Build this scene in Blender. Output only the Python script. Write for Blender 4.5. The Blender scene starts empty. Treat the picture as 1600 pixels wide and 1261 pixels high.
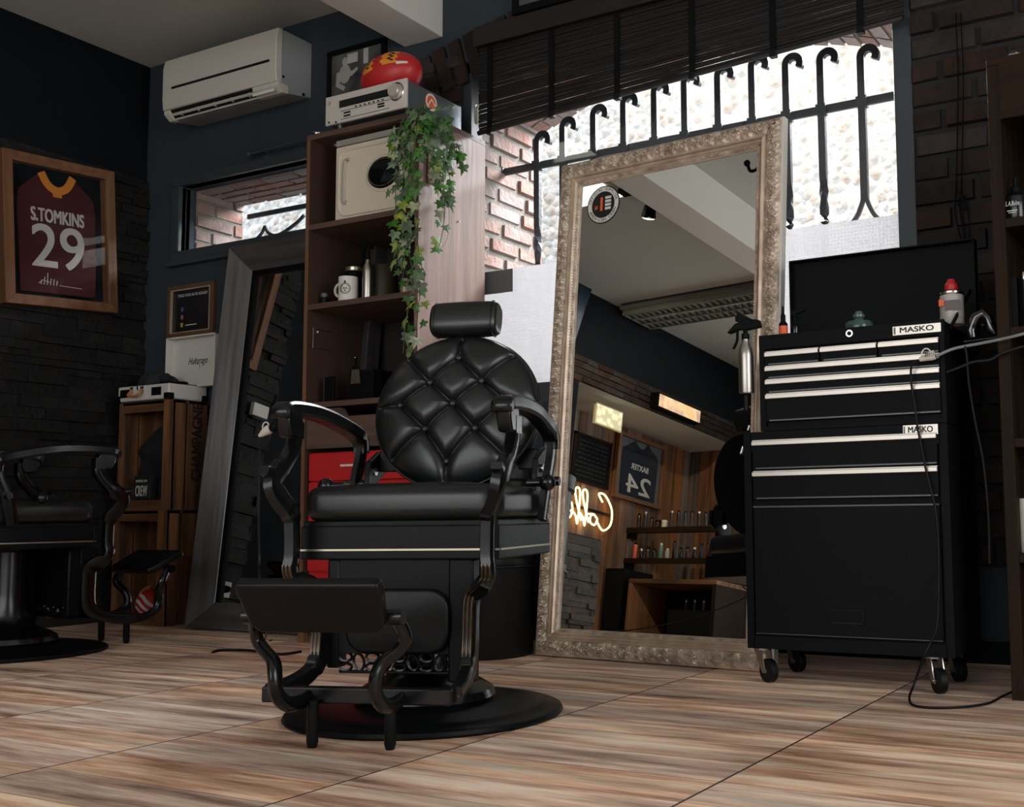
import bpy, bmesh, math, random
from math import sin, cos, tan, pi, radians, sqrt, atan2, hypot, exp, floor
from mathutils import Vector, Matrix
random.seed(7)
S = bpy.context.scene
COL = S.collection

# ------------------------------------------------------------------ camera
F, YAW, PIT, ROLL, CH, CX, CY = 1722., radians(28.17), radians(5.4), radians(-.64), .48, 1020., 641.5
fw = Vector((-sin(YAW)*cos(PIT), cos(YAW)*cos(PIT), sin(PIT)))
r0 = Vector((cos(YAW), sin(YAW), 0)); u0 = r0.cross(fw)
rt = cos(ROLL)*r0 + sin(ROLL)*u0
up = -sin(ROLL)*r0 + cos(ROLL)*u0
CAM = Vector((0, 0, CH))
cd = bpy.data.cameras.new('camera'); co = bpy.data.objects.new('camera', cd); COL.objects.link(co)
cd.sensor_fit = 'HORIZONTAL'; cd.sensor_width = 36; cd.lens = 36*F/1600
cd.shift_x = -(CX-800)/1600; cd.shift_y = (CY-630.5)/1600
cd.clip_start = .02; cd.clip_end = 100
mw = Matrix((rt, up, -fw)).transposed().to_4x4(); mw.translation = CAM; co.matrix_world = mw
S.camera = co
# a point on a plane of the room (axis = value) seen along a measured direction
def P(x, y, ax, v):
    d = fw + rt*((x-CX)/F) - up*((y-CY)/F); i = 'xyz'.index(ax)
    return CAM + d*((v-CAM[i])/d[i])

# ------------------------------------------------------------------ world, exposure, light
S.view_settings.view_transform = 'Standard'; S.view_settings.look = 'None'
S.view_settings.gamma = 1; S.view_settings.exposure = 0.4; S.view_settings.use_curve_mapping = False
W = bpy.data.worlds.new('world'); S.world = W; W.use_nodes = True
bg = W.node_tree.nodes['Background']; bg.inputs[0].default_value = (.82, .92, 1, 1); bg.inputs[1].default_value = 1.05
def sun(name, direction, e, col, ang=2):
    l = bpy.data.lights.new(name, 'SUN'); l.energy = e; l.color = col; l.angle = radians(ang)
    o = bpy.data.objects.new(name, l); COL.objects.link(o)
    o.rotation_euler = Vector(direction).to_track_quat('-Z', 'Y').to_euler(); o.location = (0, 0, 8); return o
sun('sunlight', (.25, .5, -.87), 1.1, (1, .95, .88))
def area(name, loc, direction, sx, sy, e, col, spread=180):
    l = bpy.data.lights.new(name, 'AREA'); l.shape = 'RECTANGLE'; l.size = sx; l.size_y = sy; l.energy = e; l.color = col
    l.spread = radians(spread)
    o = bpy.data.objects.new(name, l); COL.objects.link(o); o.location = loc
    o.rotation_euler = Vector(direction).to_track_quat('-Z', 'Z').to_euler(); return o
area('shop_front_fill', (-1.2, -2.45, 1.5), (0, 1, -.12), 4.0, 1.9, 54, (1, .97, .93))  # area lamp added behind the unseen shop window to fill the room
area('right_side_fill', (2.35, .9, 1.5), (-1, 0, -.05), 2.6, 1.9, 70, (1, .965, .92))  # area lamp added outside an unseen window, brightens faces turned right
area('daylight_back_window', (-1.9, 5.0, 3.3), (0, -.78, -.62), 2.6, 1.4, 560, (.95, .97, 1))

# ------------------------------------------------------------------ materials
def lin(c):
    return tuple((v/255/12.92 if v/255 <= .04045 else ((v/255+.055)/1.055)**2.4) for v in c)
def N(nt, t, **k):
    n = nt.nodes.new(t)
    for a, b in k.items(): setattr(n, a, b)
    return n
def mat(name, c, rough=.5, metal=0, var=0, vs=8, stretch=(1, 1, 1), bump=0, bs=40, coat=0, c2=None, trans=0, ior=1.45, spec=None, emit=None, es=0, island=0):
    m = bpy.data.materials.new(name); m.use_nodes = True; nt = m.node_tree; b = nt.nodes['Principled BSDF']
    L = nt.links.new
    b.inputs['Base Color'].default_value = (*lin(c), 1); b.inputs['Roughness'].default_value = rough
    b.inputs['Metallic'].default_value = metal; b.inputs['IOR'].default_value = ior
    if coat: b.inputs['Coat Weight'].default_value = coat; b.inputs['Coat Roughness'].default_value = .12
    if trans: b.inputs['Transmission Weight'].default_value = trans
    if spec is not None: b.inputs['Specular IOR Level'].default_value = spec
    if emit: b.inputs['Emission Color'].default_value = (*lin(emit), 1); b.inputs['Emission Strength'].default_value = es
    if var or bump or island:
        tc = N(nt, 'ShaderNodeTexCoord'); mp = N(nt, 'ShaderNodeMapping'); L(tc.outputs['Object'], mp.inputs[0])
        mp.inputs['Scale'].default_value = stretch
    last = None
    if var or c2:
        nz = N(nt, 'ShaderNodeTexNoise'); nz.inputs['Scale'].default_value = vs; nz.inputs['Detail'].default_value = 6
        L(mp.outputs[0], nz.inputs['Vector'])
        rp = N(nt, 'ShaderNodeMapRange'); L(nz.outputs['Fac'], rp.inputs[0]); rp.inputs[1].default_value = .3; rp.inputs[2].default_value = .7
        mx = N(nt, 'ShaderNodeMix', data_type='RGBA'); L(rp.outputs[0], mx.inputs[0])
        cc = lin(c2) if c2 else tuple(v*(1-var) for v in lin(c))
        mx.inputs[6].default_value = (*lin(c), 1); mx.inputs[7].default_value = (*cc, 1)
        last = mx.outputs[2]; L(last, b.inputs['Base Color'])
    if island:
        g = N(nt, 'ShaderNodeNewGeometry'); h = N(nt, 'ShaderNodeHueSaturation')
        mr = N(nt, 'ShaderNodeMapRange'); L(g.outputs['Random Per Island'], mr.inputs[0]); mr.inputs[3].default_value = 1-island; mr.inputs[4].default_value = 1+island
        L(mr.outputs[0], h.inputs['Value'])
        if last: L(last, h.inputs['Color'])
        else: h.inputs['Color'].default_value = (*lin(c), 1)
        ml = N(nt, 'ShaderNodeMath', operation='MULTIPLY'); L(g.outputs['Random Per Island'], ml.inputs[0]); ml.inputs[1].default_value = 7.31
        fr = N(nt, 'ShaderNodeMath', operation='FRACT'); L(ml.outputs[0], fr.inputs[0])
        m2 = N(nt, 'ShaderNodeMapRange'); L(fr.outputs[0], m2.inputs[0]); m2.inputs[3].default_value = .35; m2.inputs[4].default_value = 1.08
        L(m2.outputs[0], h.inputs['Saturation']); L(h.outputs[0], b.inputs['Base Color'])
    if bump:
        nb = N(nt, 'ShaderNodeTexNoise'); nb.inputs['Scale'].default_value = bs; nb.inputs['Detail'].default_value = 5; L(mp.outputs[0], nb.inputs['Vector'])
        bp = N(nt, 'ShaderNodeBump'); bp.inputs['Strength'].default_value = bump; bp.inputs['Distance'].default_value = .01
        L(nb.outputs['Fac'], bp.inputs['Height']); L(bp.outputs[0], b.inputs['Normal'])
    return m
def glass(name, tint=(1, 1, 1), ior=1.45, rough=0.0):
    m = bpy.data.materials.new(name); m.use_nodes = True; nt = m.node_tree; nt.nodes.clear(); L = nt.links.new
    o = N(nt, 'ShaderNodeOutputMaterial'); mx = N(nt, 'ShaderNodeMixShader'); t = N(nt, 'ShaderNodeBsdfTransparent'); g = N(nt, 'ShaderNodeBsdfGlossy')
    ge = N(nt, 'ShaderNodeNewGeometry'); dp = N(nt, 'ShaderNodeVectorMath', operation='DOT_PRODUCT'); L(ge.outputs['Incoming'], dp.inputs[0]); L(ge.outputs['Normal'], dp.inputs[1])
    ab = N(nt, 'ShaderNodeMath', operation='ABSOLUTE'); L(dp.outputs['Value'], ab.inputs[0]); om = N(nt, 'ShaderNodeMath', operation='SUBTRACT'); om.inputs[0].default_value = 1; L(ab.outputs[0], om.inputs[1])
    pw = N(nt, 'ShaderNodeMath', operation='POWER'); L(om.outputs[0], pw.inputs[0]); pw.inputs[1].default_value = 5
    f = N(nt, 'ShaderNodeMapRange'); L(pw.outputs[0], f.inputs[0]); f.inputs[3].default_value = ((ior-1)/(ior+1))**2; t.inputs[0].default_value = (*tint, 1); g.inputs['Roughness'].default_value = rough
    L(f.outputs[0], mx.inputs[0]); L(t.outputs[0], mx.inputs[1]); L(g.outputs[0], mx.inputs[2]); L(mx.outputs[0], o.inputs[0]); return m
def clearliq(name, c):
    return mat(name, c, .05, trans=.85, ior=1.4)
def emis(name, c, s):
    m = bpy.data.materials.new(name); m.use_nodes = True; b = m.node_tree.nodes['Principled BSDF']
    b.inputs['Base Color'].default_value = (*lin(c), 1); b.inputs['Emission Color'].default_value = (*lin(c), 1); b.inputs['Emission Strength'].default_value = s
    return m
def wood(name, c, c2, axis=0, rough=.55, sc=14, bump=.25, island=0):
    st = [sc, sc, sc]; st[axis] = sc*.07
    return mat(name, c, rough, c2=c2, var=.1, vs=1.6, stretch=st, bump=bump, bs=3, island=island)

M = {}
M['stone_shade'] = mat('ledger_stone_shaded', (38, 32, 28), .7, c2=(22, 25, 27), var=.1, vs=14, bump=.8, bs=45, island=.35, spec=.25)  # ledger stone with the dimness of the left corner put into its colour
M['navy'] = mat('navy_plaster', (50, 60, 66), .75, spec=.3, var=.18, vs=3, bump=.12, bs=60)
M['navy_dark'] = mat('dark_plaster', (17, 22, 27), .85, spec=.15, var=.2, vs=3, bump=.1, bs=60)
M['ceil'] = mat('grey_ceiling_paint', (182, 184, 178), .85, var=.05, vs=2)
M['beam'] = mat('beam_paint', (212, 209, 203), .85, var=.04, vs=3)
M['leather'] = mat('black_leather', (19, 22, 23), .34, bump=.04, bs=260, spec=.65)
M['leather_shade'] = mat('black_leather_shaded', (8, 10, 11), .4, bump=.05, bs=260, spec=.3)  # same leather, darkened in colour for the shaded front faces
M['blackmetal'] = mat('gloss_black_metal', (8, 10, 12), .24, spec=.5)
M['satin'] = mat('satin_black_metal', (8, 10, 12), .4, spec=.2)
M['mat_black'] = mat('matt_black', (7, 9, 11), .6, spec=.14)
M['rubber'] = mat('rubber_black', (11, 12, 13), .55, spec=.25)
M['chrome'] = mat('chrome', (200, 200, 198), .22, 1)
M['steel'] = mat('brushed_steel', (178, 172, 165), .34, 1, var=.1, vs=3, stretch=(60, 60, 2))
M['alu'] = mat('drawer_aluminium', (205, 198, 188), .38, .75)
M['trim'] = mat('warm_silver_trim', (190, 182, 160), .3, .9)
M['bronze'] = mat('bronze_edge', (98, 84, 68), .25, .9)
M['gold'] = mat('champagne_frame', (214, 198, 180), .4, .35, c2=(156, 138, 122), var=.1, vs=26, bump=.2, bs=160)
M['gold_s'] = mat('champagne_smooth', (214, 196, 176), .34, .4, c2=(172, 150, 132), var=.1, vs=14)
M['mirror'] = mat('mirror_silver', (225, 230, 229), .0, 1)
M['white'] = mat('white_plastic', (205, 201, 193), .45)
M['ac'] = mat('ac_plastic', (196, 192, 182), .45)
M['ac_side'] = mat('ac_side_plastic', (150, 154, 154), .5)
M['cream'] = mat('cream_enamel', (206, 196, 178), .35)
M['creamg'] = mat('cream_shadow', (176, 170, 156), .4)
M['dark'] = mat('dark_void', (7, 8, 10), .6)
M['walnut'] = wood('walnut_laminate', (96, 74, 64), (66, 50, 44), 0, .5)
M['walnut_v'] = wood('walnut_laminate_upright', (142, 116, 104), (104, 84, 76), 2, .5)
M['walnut_edge'] = wood('walnut_edge', (120, 86, 62), (84, 58, 42), 2, .5)
M['pine_v'] = wood('pine_upright', (126, 86, 56), (92, 60, 38), 2, .6)
M['pine_h'] = wood('pine_board', (126, 86, 56), (92, 60, 38), 1, .6)
M['crate'] = wood('crate_board', (128, 86, 50), (52, 34, 22), 0, .7, bump=.4)
M['crate_v'] = wood('crate_board_upright', (136, 92, 54), (48, 31, 20), 2, .7, bump=.4)
M['shelfwood'] = wood('dark_oak_upright', (40, 26, 15), (22, 15, 10), 2, .6)
M['shelfwood_h'] = wood('dark_oak_board', (40, 26, 15), (22, 15, 10), 0, .6)
for k_ in ('shelfwood', 'shelfwood_h'): M[k_].node_tree.nodes['Principled BSDF'].inputs['Specular IOR Level'].default_value = .12
M['espresso'] = wood('espresso_frame', (122, 120, 119), (88, 84, 83), 2, .3, bump=.1)
M['espresso'].node_tree.nodes['Principled BSDF'].inputs['Metallic'].default_value = .6
M['espresso_h'] = wood('espresso_frame_flat', (122, 120, 119), (88, 84, 83), 0, .3, bump=.1)
M['espresso_h'].node_tree.nodes['Principled BSDF'].inputs['Metallic'].default_value = .6
M['bamboo'] = mat('bamboo_slat', (25, 19, 16), .5, c2=(13, 11, 10), var=.1, vs=2, stretch=(2, 30, 30))
M['red'] = mat('red_lacquer', (178, 36, 38), .4)
M['orange'] = mat('orange_label', (214, 92, 52), .5)
M['iron'] = mat('painted_iron', (52, 58, 62), .5, .2, bump=.3, bs=60)
M['iron_dark'] = mat('grey_frame_paint', (52, 60, 64), .5)
M['concrete'] = mat('concrete_sill', (150, 150, 148), .9, var=.2, vs=5)
M['mortar'] = mat('mortar', (120, 116, 110), .95, var=.25, vs=20, bump=.6, bs=60)
M['mortar_d'] = mat('dark_mortar', (40, 39, 38), .95, var=.25, vs=20, bump=.6, bs=60)
M['brick'] = mat('pale_red_brick', (132, 92, 80), .9, c2=(138, 120, 112), var=.1, vs=9, bump=.7, bs=50, island=.16)
M['brick_d'] = mat('interior_red_brick', (56, 38, 31), .9, c2=(36, 30, 27), var=.1, vs=9, bump=.7, bs=50, island=.3, spec=.2)
M['stone'] = mat('ledger_stone', (66, 50, 38), .7, c2=(38, 40, 40), var=.1, vs=14, bump=.8, bs=45, island=.35)
M['planks'] = wood('reclaimed_planks', (130, 88, 54), (66, 42, 26), 2, .7, island=.35)
M['planks_b'] = wood('reclaimed_planks_dark', (120, 80, 50), (60, 38, 24), 2, .7, island=.35)
M['leaf'] = mat('ivy_leaf', (74, 122, 44), .55, c2=(36, 76, 28), var=.1, vs=18, island=.4, spec=.25)
M['leaf_y'] = mat('ivy_leaf_variegated', (150, 156, 60), .55, c2=(74, 116, 42), var=.1, vs=30, island=.25, spec=.25)
M['stem'] = mat('ivy_stem', (62, 70, 44), .7)
M['neon'] = emis('neon_tube', (255, 196, 120), 6)
M['glass'] = glass('window_glass'); M['picglass'] = glass('picture_glass', (.97, .97, .97), 1.5)
M['text_w'] = mat('white_lettering', (205, 203, 196), .6)
M['text_k'] = mat('black_lettering', (14, 14, 15), .6)
M['tan'] = mat('tan_leather', (176, 112, 66), .5)
M['jersey_red'] = mat('maroon_jersey', (72, 20, 25), .85, bump=.2, bs=120)
M['jersey_navy'] = mat('navy_jersey', (30, 38, 52), .85, bump=.2, bs=120)
M['yellow'] = mat('amber_collar', (214, 134, 44), .7)
M['fabric'] = mat('dark_fabric', (26, 30, 34), .95, bump=.4, bs=30)

# floor : printed wood-look tiles, 62 cm joints
def floor_mat():
    m = bpy.data.materials.new('wood_look_tiles'); m.use_nodes = True; nt = m.node_tree; b = nt.nodes['Principled BSDF']; L = nt.links.new
    g = N(nt, 'ShaderNodeTexCoord'); sp = N(nt, 'ShaderNodeSeparateXYZ'); L(g.outputs['Object'], sp.inputs[0])
    def mth(op, a, bb=None):
        n = N(nt, 'ShaderNodeMath', operation=op)
        for i, v in enumerate((a, bb)):
            if v is None: continue
            if isinstance(v, (int, float)): n.inputs[i].default_value = v
            else: L(v, n.inputs[i])
        return n.outputs[0]
    xs = mth('DIVIDE', mth('ADD', sp.outputs[0], .862+62), .62); xi = mth('FLOOR', xs); xf = mth('FRACT', xs)
    ys = mth('DIVIDE', mth('ADD', sp.outputs[1], 40), .155); yi = mth('FLOOR', ys); yf = mth('FRACT', ys)
    cb = N(nt, 'ShaderNodeCombineXYZ'); L(xi, cb.inputs[0]); L(yi, cb.inputs[1])
    # shorter printed boards inside one tile
    half = mth('FLOOR', mth('ADD', mth('MULTIPLY', xf, 1.6), mth('FRACT', mth('MULTIPLY', yi, .37)))); 
    wn = N(nt, 'ShaderNodeTexWhiteNoise', noise_dimensions='3D'); L(cb.outputs[0], wn.inputs['Vector'])
    mp = N(nt, 'ShaderNodeMapping'); L(g.outputs['Object'], mp.inputs[0]); mp.inputs['Scale'].default_value = (1.4, 13, 1)
    off = N(nt, 'ShaderNodeVectorMath', operation='ADD'); L(mp.outputs[0], off.inputs[0])
    sc = N(nt, 'ShaderNodeVectorMath', operation='SCALE'); L(wn.outputs['Color'], sc.inputs[0]); sc.inputs['Scale'].default_value = 9; L(sc.outputs[0], off.inputs[1])
    nz = N(nt, 'ShaderNodeTexNoise'); nz.inputs['Scale'].default_value = 1.5; nz.inputs['Detail'].default_value = 8; nz.inputs['Roughness'].default_value = .65; L(off.outputs[0], nz.inputs['Vector'])
    cr = N(nt, 'ShaderNodeValToRGB'); L(nz.outputs['Fac'], cr.inputs[0]); e = cr.color_ramp.elements
    e[0].position = .28; e[0].color = (*lin((98, 74, 54)), 1); e[1].position = .68; e[1].color = (*lin((250, 232, 208)), 1)
    q = e.new(.42); q.color = (*lin((198, 146, 114)), 1); q = e.new(.55); q.color = (*lin((242, 200, 164)), 1)
    # broad weathered patches
    mp2 = N(nt, 'ShaderNodeMapping'); L(g.outputs['Object'], mp2.inputs[0]); mp2.inputs['Scale'].default_value = (1.3, 9, 1)
    n2 = N(nt, 'ShaderNodeTexNoise'); n2.inputs['Scale'].default_value = 1.6; n2.inputs['Detail'].default_value = 5; L(mp2.outputs[0], n2.inputs['Vector'])
    r2 = N(nt, 'ShaderNodeMapRange'); L(n2.outputs['Fac'], r2.inputs[0]); r2.inputs[1].default_value = .35; r2.inputs[2].default_value = .62; r2.inputs[3].default_value = .68; r2.inputs[4].default_value = 1.1
    r3 = N(nt, 'ShaderNodeMapRange'); L(wn.outputs['Value'], r3.inputs[0]); r3.inputs[3].default_value = .78; r3.inputs[4].default_value = 1.18
    hs = N(nt, 'ShaderNodeHueSaturation'); L(cr.outputs[0], hs.inputs['Color']); L(mth('MULTIPLY', r2.outputs[0], r3.outputs[0]), hs.inputs['Value'])
    n4 = N(nt, 'ShaderNodeMapRange'); L(wn.outputs['Color'], n4.inputs[0]); n4.inputs[3].default_value = .6; n4.inputs[4].default_value = 1.02; L(n4.outputs[0], hs.inputs['Saturation'])
    gx = mth('LESS_THAN', mth('ABSOLUTE', mth('SUBTRACT', xf, .5)), .4955)
    gy = mth('LESS_THAN', mth('ABSOLUTE', mth('SUBTRACT', yf, .5)), .487)
    gm = mth('MULTIPLY', gx, mth('ADD', mth('MULTIPLY', gy, .45), .55))
    mx = N(nt, 'ShaderNodeMix', data_type='RGBA'); L(gm, mx.inputs[0]); mx.inputs[6].default_value = (*lin((62, 50, 42)), 1); L(hs.outputs[0], mx.inputs[7])
    L(mx.outputs[2], b.inputs['Base Color'])
    b.inputs['Roughness'].default_value = .5; b.inputs['Specular IOR Level'].default_value = .35
    bp = N(nt, 'ShaderNodeBump'); bp.inputs['Strength'].default_value = .35; bp.inputs['Distance'].default_value = .002
    L(mth('MULTIPLY', gm, mth('ADD', nz.outputs['Fac'], 1)), bp.inputs['Height']); L(bp.outputs[0], b.inputs['Normal'])
    return m
M['floor'] = floor_mat()
def film_mat():
    m = bpy.data.materials.new('frosted_dot_film'); m.use_nodes = True; nt = m.node_tree; nt.nodes.clear(); L = nt.links.new
    o = N(nt, 'ShaderNodeOutputMaterial'); mx = N(nt, 'ShaderNodeMixShader'); t = N(nt, 'ShaderNodeBsdfTransparent'); d = N(nt, 'ShaderNodeBsdfTranslucent')
    df = N(nt, 'ShaderNodeBsdfDiffuse'); m2 = N(nt, 'ShaderNodeMixShader'); m2.inputs[0].default_value = .12
    d.inputs[0].default_value = (.39, .386, .392, 1); df.inputs[0].default_value = (.75, .74, .73, 1)
    c = N(nt, 'ShaderNodeTexCoord'); sp = N(nt, 'ShaderNodeSeparateXYZ'); L(c.outputs['Object'], sp.inputs[0])
    vals = []
    for i in (0, 2):
        a = N(nt, 'ShaderNodeMath', operation='MULTIPLY'); L(sp.outputs[i], a.inputs[0]); a.inputs[1].default_value = 2*pi/.0125
        s = N(nt, 'ShaderNodeMath', operation='SINE'); L(a.outputs[0], s.inputs[0]); vals.append(s.outputs[0])
    ad = N(nt, 'ShaderNodeMath', operation='ADD'); L(vals[0], ad.inputs[0]); L(vals[1], ad.inputs[1])
    gt = N(nt, 'ShaderNodeMath', operation='GREATER_THAN'); L(ad.outputs[0], gt.inputs[0]); gt.inputs[1].default_value = .5
    mr = N(nt, 'ShaderNodeMapRange'); L(gt.outputs[0], mr.inputs[0]); mr.inputs[3].default_value = .86; mr.inputs[4].default_value = .76
    L(mr.outputs[0], mx.inputs[0]); L(t.outputs[0], mx.inputs[1]); L(m2.outputs[0], mx.inputs[2]); L(d.outputs[0], m2.inputs[1]); L(df.outputs[0], m2.inputs[2]); L(mx.outputs[0], o.inputs[0])
    return m
M['film'] = film_mat()
def rubble_mat():
    m = bpy.data.materials.new('pale_rubble_wall'); m.use_nodes = True; nt = m.node_tree; b = nt.nodes['Principled BSDF']; L = nt.links.new
    c = N(nt, 'ShaderNodeTexCoord'); v = N(nt, 'ShaderNodeTexVoronoi'); v.inputs['Scale'].default_value = 19; nz = N(nt, 'ShaderNodeTexNoise'); nz.inputs['Scale'].default_value = 5
    a = N(nt, 'ShaderNodeVectorMath', operation='ADD'); L(c.outputs['Object'], a.inputs[0]); s = N(nt, 'ShaderNodeVectorMath', operation='SCALE'); L(nz.outputs['Color'], s.inputs[0]); s.inputs['Scale'].default_value = .22; L(s.outputs[0], a.inputs[1]); L(a.outputs[0], v.inputs['Vector'])
    r = N(nt, 'ShaderNodeValToRGB'); L(v.outputs['Distance'], r.inputs[0]); e = r.color_ramp.elements
    e[0].position = .1; e[0].color = (*lin((226, 214, 200)), 1); e[1].position = .5; e[1].color = (*lin((238, 236, 234)), 1)
    r2 = N(nt, 'ShaderNodeValToRGB'); L(v.outputs['Color'], r2.inputs[0]); e = r2.color_ramp.elements
    e[0].position = .2; e[0].color = (*lin((226, 200, 182)), 1); e[1].position = .45; e[1].color = (1, 1, 1, 1)
    mx = N(nt, 'ShaderNodeMix', data_type='RGBA', blend_type='MULTIPLY'); mx.inputs[0].default_value = .5; L(r.outputs[0], mx.inputs[6]); L(r2.outputs[0], mx.inputs[7]); L(mx.outputs[2], b.inputs['Base Color'])
    b.inputs['Roughness'].default_value = .95
    n3 = N(nt, 'ShaderNodeTexNoise'); n3.inputs['Scale'].default_value = 16; n3.inputs['Detail'].default_value = 6; L(c.outputs['Object'], n3.inputs['Vector'])
    su = N(nt, 'ShaderNodeMath', operation='SUBTRACT'); L(n3.outputs['Fac'], su.inputs[0]); L(v.outputs['Distance'], su.inputs[1])
    bp = N(nt, 'ShaderNodeBump'); bp.inputs['Strength'].default_value = 1; bp.inputs['Distance'].default_value = .03; L(su.outputs[0], bp.inputs['Height']); L(bp.outputs[0], b.inputs['Normal'])
    return m
M['rubble'] = rubble_mat()

# ------------------------------------------------------------------ mesh helpers
def T(*a): return Vector(a)
class MB:
    def __init__(s): s.bm = bmesh.new(); s.mats = []; s.cur = 0
    def m(s, k):
        if k not in s.mats: s.mats.append(k)
        s.cur = s.mats.index(k); return s
    def face(s, vs):
        try: f = s.bm.faces.new(vs); f.material_index = s.cur; return f
        except ValueError: return None
    def quad(s, *ps): return s.face([s.bm.verts.new(p) for p in ps])
    def box(s, x0, x1, y0, y1, z0, z1, R=None, O=(0, 0, 0)):
        ps = [Vector((x, y, z)) for z in (z0, z1) for y in (y0, y1) for x in (x0, x1)]
        if R is not None: ps = [R @ p for p in ps]
        v = [s.bm.verts.new(p+Vector(O)) for p in ps]
        for q in ((0, 2, 3, 1), (4, 5, 7, 6), (0, 1, 5, 4), (2, 6, 7, 3), (0, 4, 6, 2), (1, 3, 7, 5)): s.face([v[i] for i in q])
        return s
    def hexa(s, ps):   # 8 pts: bottom 4 (ccw), top 4
        v = [s.bm.verts.new(p) for p in ps]
        for q in ((3, 2, 1, 0), (4, 5, 6, 7), (0, 1, 5, 4), (1, 2, 6, 5), (2, 3, 7, 6), (3, 0, 4, 7)): s.face([v[i] for i in q])
        return s
    def prism(s, pts, axis, a, b):   # 2d polygon extruded along axis
        def mk(p, w):
            return {'x': (w, p[0], p[1]), 'y': (p[0], w, p[1]), 'z': (p[0], p[1], w)}[axis]
        A = [s.bm.verts.new(mk(p, a)) for p in pts]; B = [s.bm.verts.new(mk(p, b)) for p in pts]
        s.face(A); s.face(B[::-1]); n = len(pts)
        for i in range(n): s.face([A[i], B[i], B[(i+1) % n], A[(i+1) % n]])
        return s
    def cyl(s, p, q, r, r2=None, seg=16, cap=True):
        return s.tube([p, q], [r, r if r2 is None else r2], seg, cap)
    def tube(s, pts, rad, seg=8, cap=True, flat=1.0, upv=None):
        pts = [Vector(p) for p in pts]; n = len(pts)
        if isinstance(rad, (int, float)): rad = [rad]*n
        rings = []; prev = None
        for i, p in enumerate(pts):
            t = (pts[min(i+1, n-1)]-pts[max(i-1, 0)])
            t = t.normalized() if t.length > 1e-9 else Vector((0, 0, 1))
            if upv is not None: a = Vector(upv)
            else: a = prev if prev is not None else (Vector((0, 0, 1)) if abs(t.z) < .9 else Vector((1, 0, 0)))
            a = (a-t*a.dot(t))
            if a.length < 1e-6: a = t.orthogonal()
            a.normalize(); b = t.cross(a); prev = a
            rings.append([s.bm.verts.new(p+(a*cos(2*pi*k/seg)*rad[i]+b*sin(2*pi*k/seg)*rad[i]*flat)) for k in range(seg)])
        for A, B in zip(rings, rings[1:]):
            for k in range(seg): s.face([A[k], A[(k+1) % seg], B[(k+1) % seg], B[k]])
        if cap: s.face(rings[0][::-1]); s.face(rings[-1])
        return s
    def strip(s, pts, w, t, side):  # rectangular section sweep; side = direction of width
        pts = [Vector(p) for p in pts]; n = len(pts); side = Vector(side).normalized(); rings = []
        for i, p in enumerate(pts):
            tg = (pts[min(i+1, n-1)]-pts[max(i-1, 0)]).normalized(); b = tg.cross(side).normalized(); a = b.cross(tg)
            ww = w[i] if isinstance(w, (list, tuple)) else w; tt = t[i] if isinstance(t, (list, tuple)) else t
            rings.append([s.bm.verts.new(p+a*x*ww/2+b*y*tt/2) for x, y in ((-1, -.6), (-.75, -1), (.75, -1), (1, -.6), (1, .6), (.75, 1), (-.75, 1), (-1, .6))])
        for A, B in zip(rings, rings[1:]):
            for k in range(8): s.face([A[k], A[(k+1) % 8], B[(k+1) % 8], B[k]])
        s.face(rings[0][::-1]); s.face(rings[-1]); return s
    def lathe(s, prof, c=(0, 0, 0), seg=32, axis='z', cap=True):
        rings = []
        for r, z in prof:
            ring = []
            for k in range(seg):
                a = 2*pi*k/seg; x, y = r*cos(a), r*sin(a)
                p = {'z': (x, y, z), 'x': (z, x, y), 'y': (x, z, y)}[axis]
                ring.append(s.bm.verts.new(Vector(p)+Vector(c)))
            rings.append(ring)
        for A, B in zip(rings, rings[1:]):
            for k in range(seg): s.face([A[k], A[(k+1) % seg], B[(k+1) % seg], B[k]])
        if cap and prof[0][0] > 1e-5: s.face(rings[0][::-1])
        if cap and prof[-1][0] > 1e-5: s.face(rings[-1])
        return s
    def ball(s, c, rx, ry=None, rz=None, seg=16, rg=10, R=None):
        ry = ry or rx; rz = rz or rx; rings = []
        for j in range(1, rg):
            th = pi*j/rg
            ring = []
            for k in range(seg):
                p = Vector((rx*sin(th)*cos(2*pi*k/seg), ry*sin(th)*sin(2*pi*k/seg), rz*cos(th)))
                if R is not None: p = R @ p
                ring.append(s.bm.verts.new(p+Vector(c)))
            rings.append(ring)
        for A, B in zip(rings, rings[1:]):
            for k in range(seg): s.face([A[k], B[k], B[(k+1) % seg], A[(k+1) % seg]])
        tp, bt = Vector((0, 0, rz)), Vector((0, 0, -rz))
        if R is not None: tp, bt = R @ tp, R @ bt
        a = s.bm.verts.new(tp+Vector(c)); b = s.bm.verts.new(bt+Vector(c))
        for k in range(seg): s.face([a, rings[0][k], rings[0][(k+1) % seg]]); s.face([b, rings[-1][(k+1) % seg], rings[-1][k]])
        return s
    def xf(s, mtx): bmesh.ops.transform(s.bm, matrix=mtx, verts=s.bm.verts); return s
    def build(s, name, mt=None, parent=None, smooth=True, bevel=0, seg=2, loc=None, rot=None, sub=0):
        bmesh.ops.recalc_face_normals(s.bm, faces=s.bm.faces)
        me = bpy.data.meshes.new(name); s.bm.to_mesh(me); s.bm.free()
        for k in (s.mats or [mt]): me.materials.append(M[k] if isinstance(k, str) else k)
        if smooth:
            for p in me.polygons: p.use_smooth = True
            try: me.set_sharp_from_angle(angle=radians(38))
            except Exception: pass
        o = bpy.data.objects.new(name, me); COL.objects.link(o)
        if parent is not None: o.parent = parent
        if loc is not None: o.location = loc
        if rot is not None: o.rotation_euler = rot
        if bevel:
            b = o.modifiers.new('bevel', 'BEVEL'); b.width = bevel; b.segments = seg; b.limit_method = 'ANGLE'; b.angle_limit = radians(40)
            b.harden_normals = False
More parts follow.
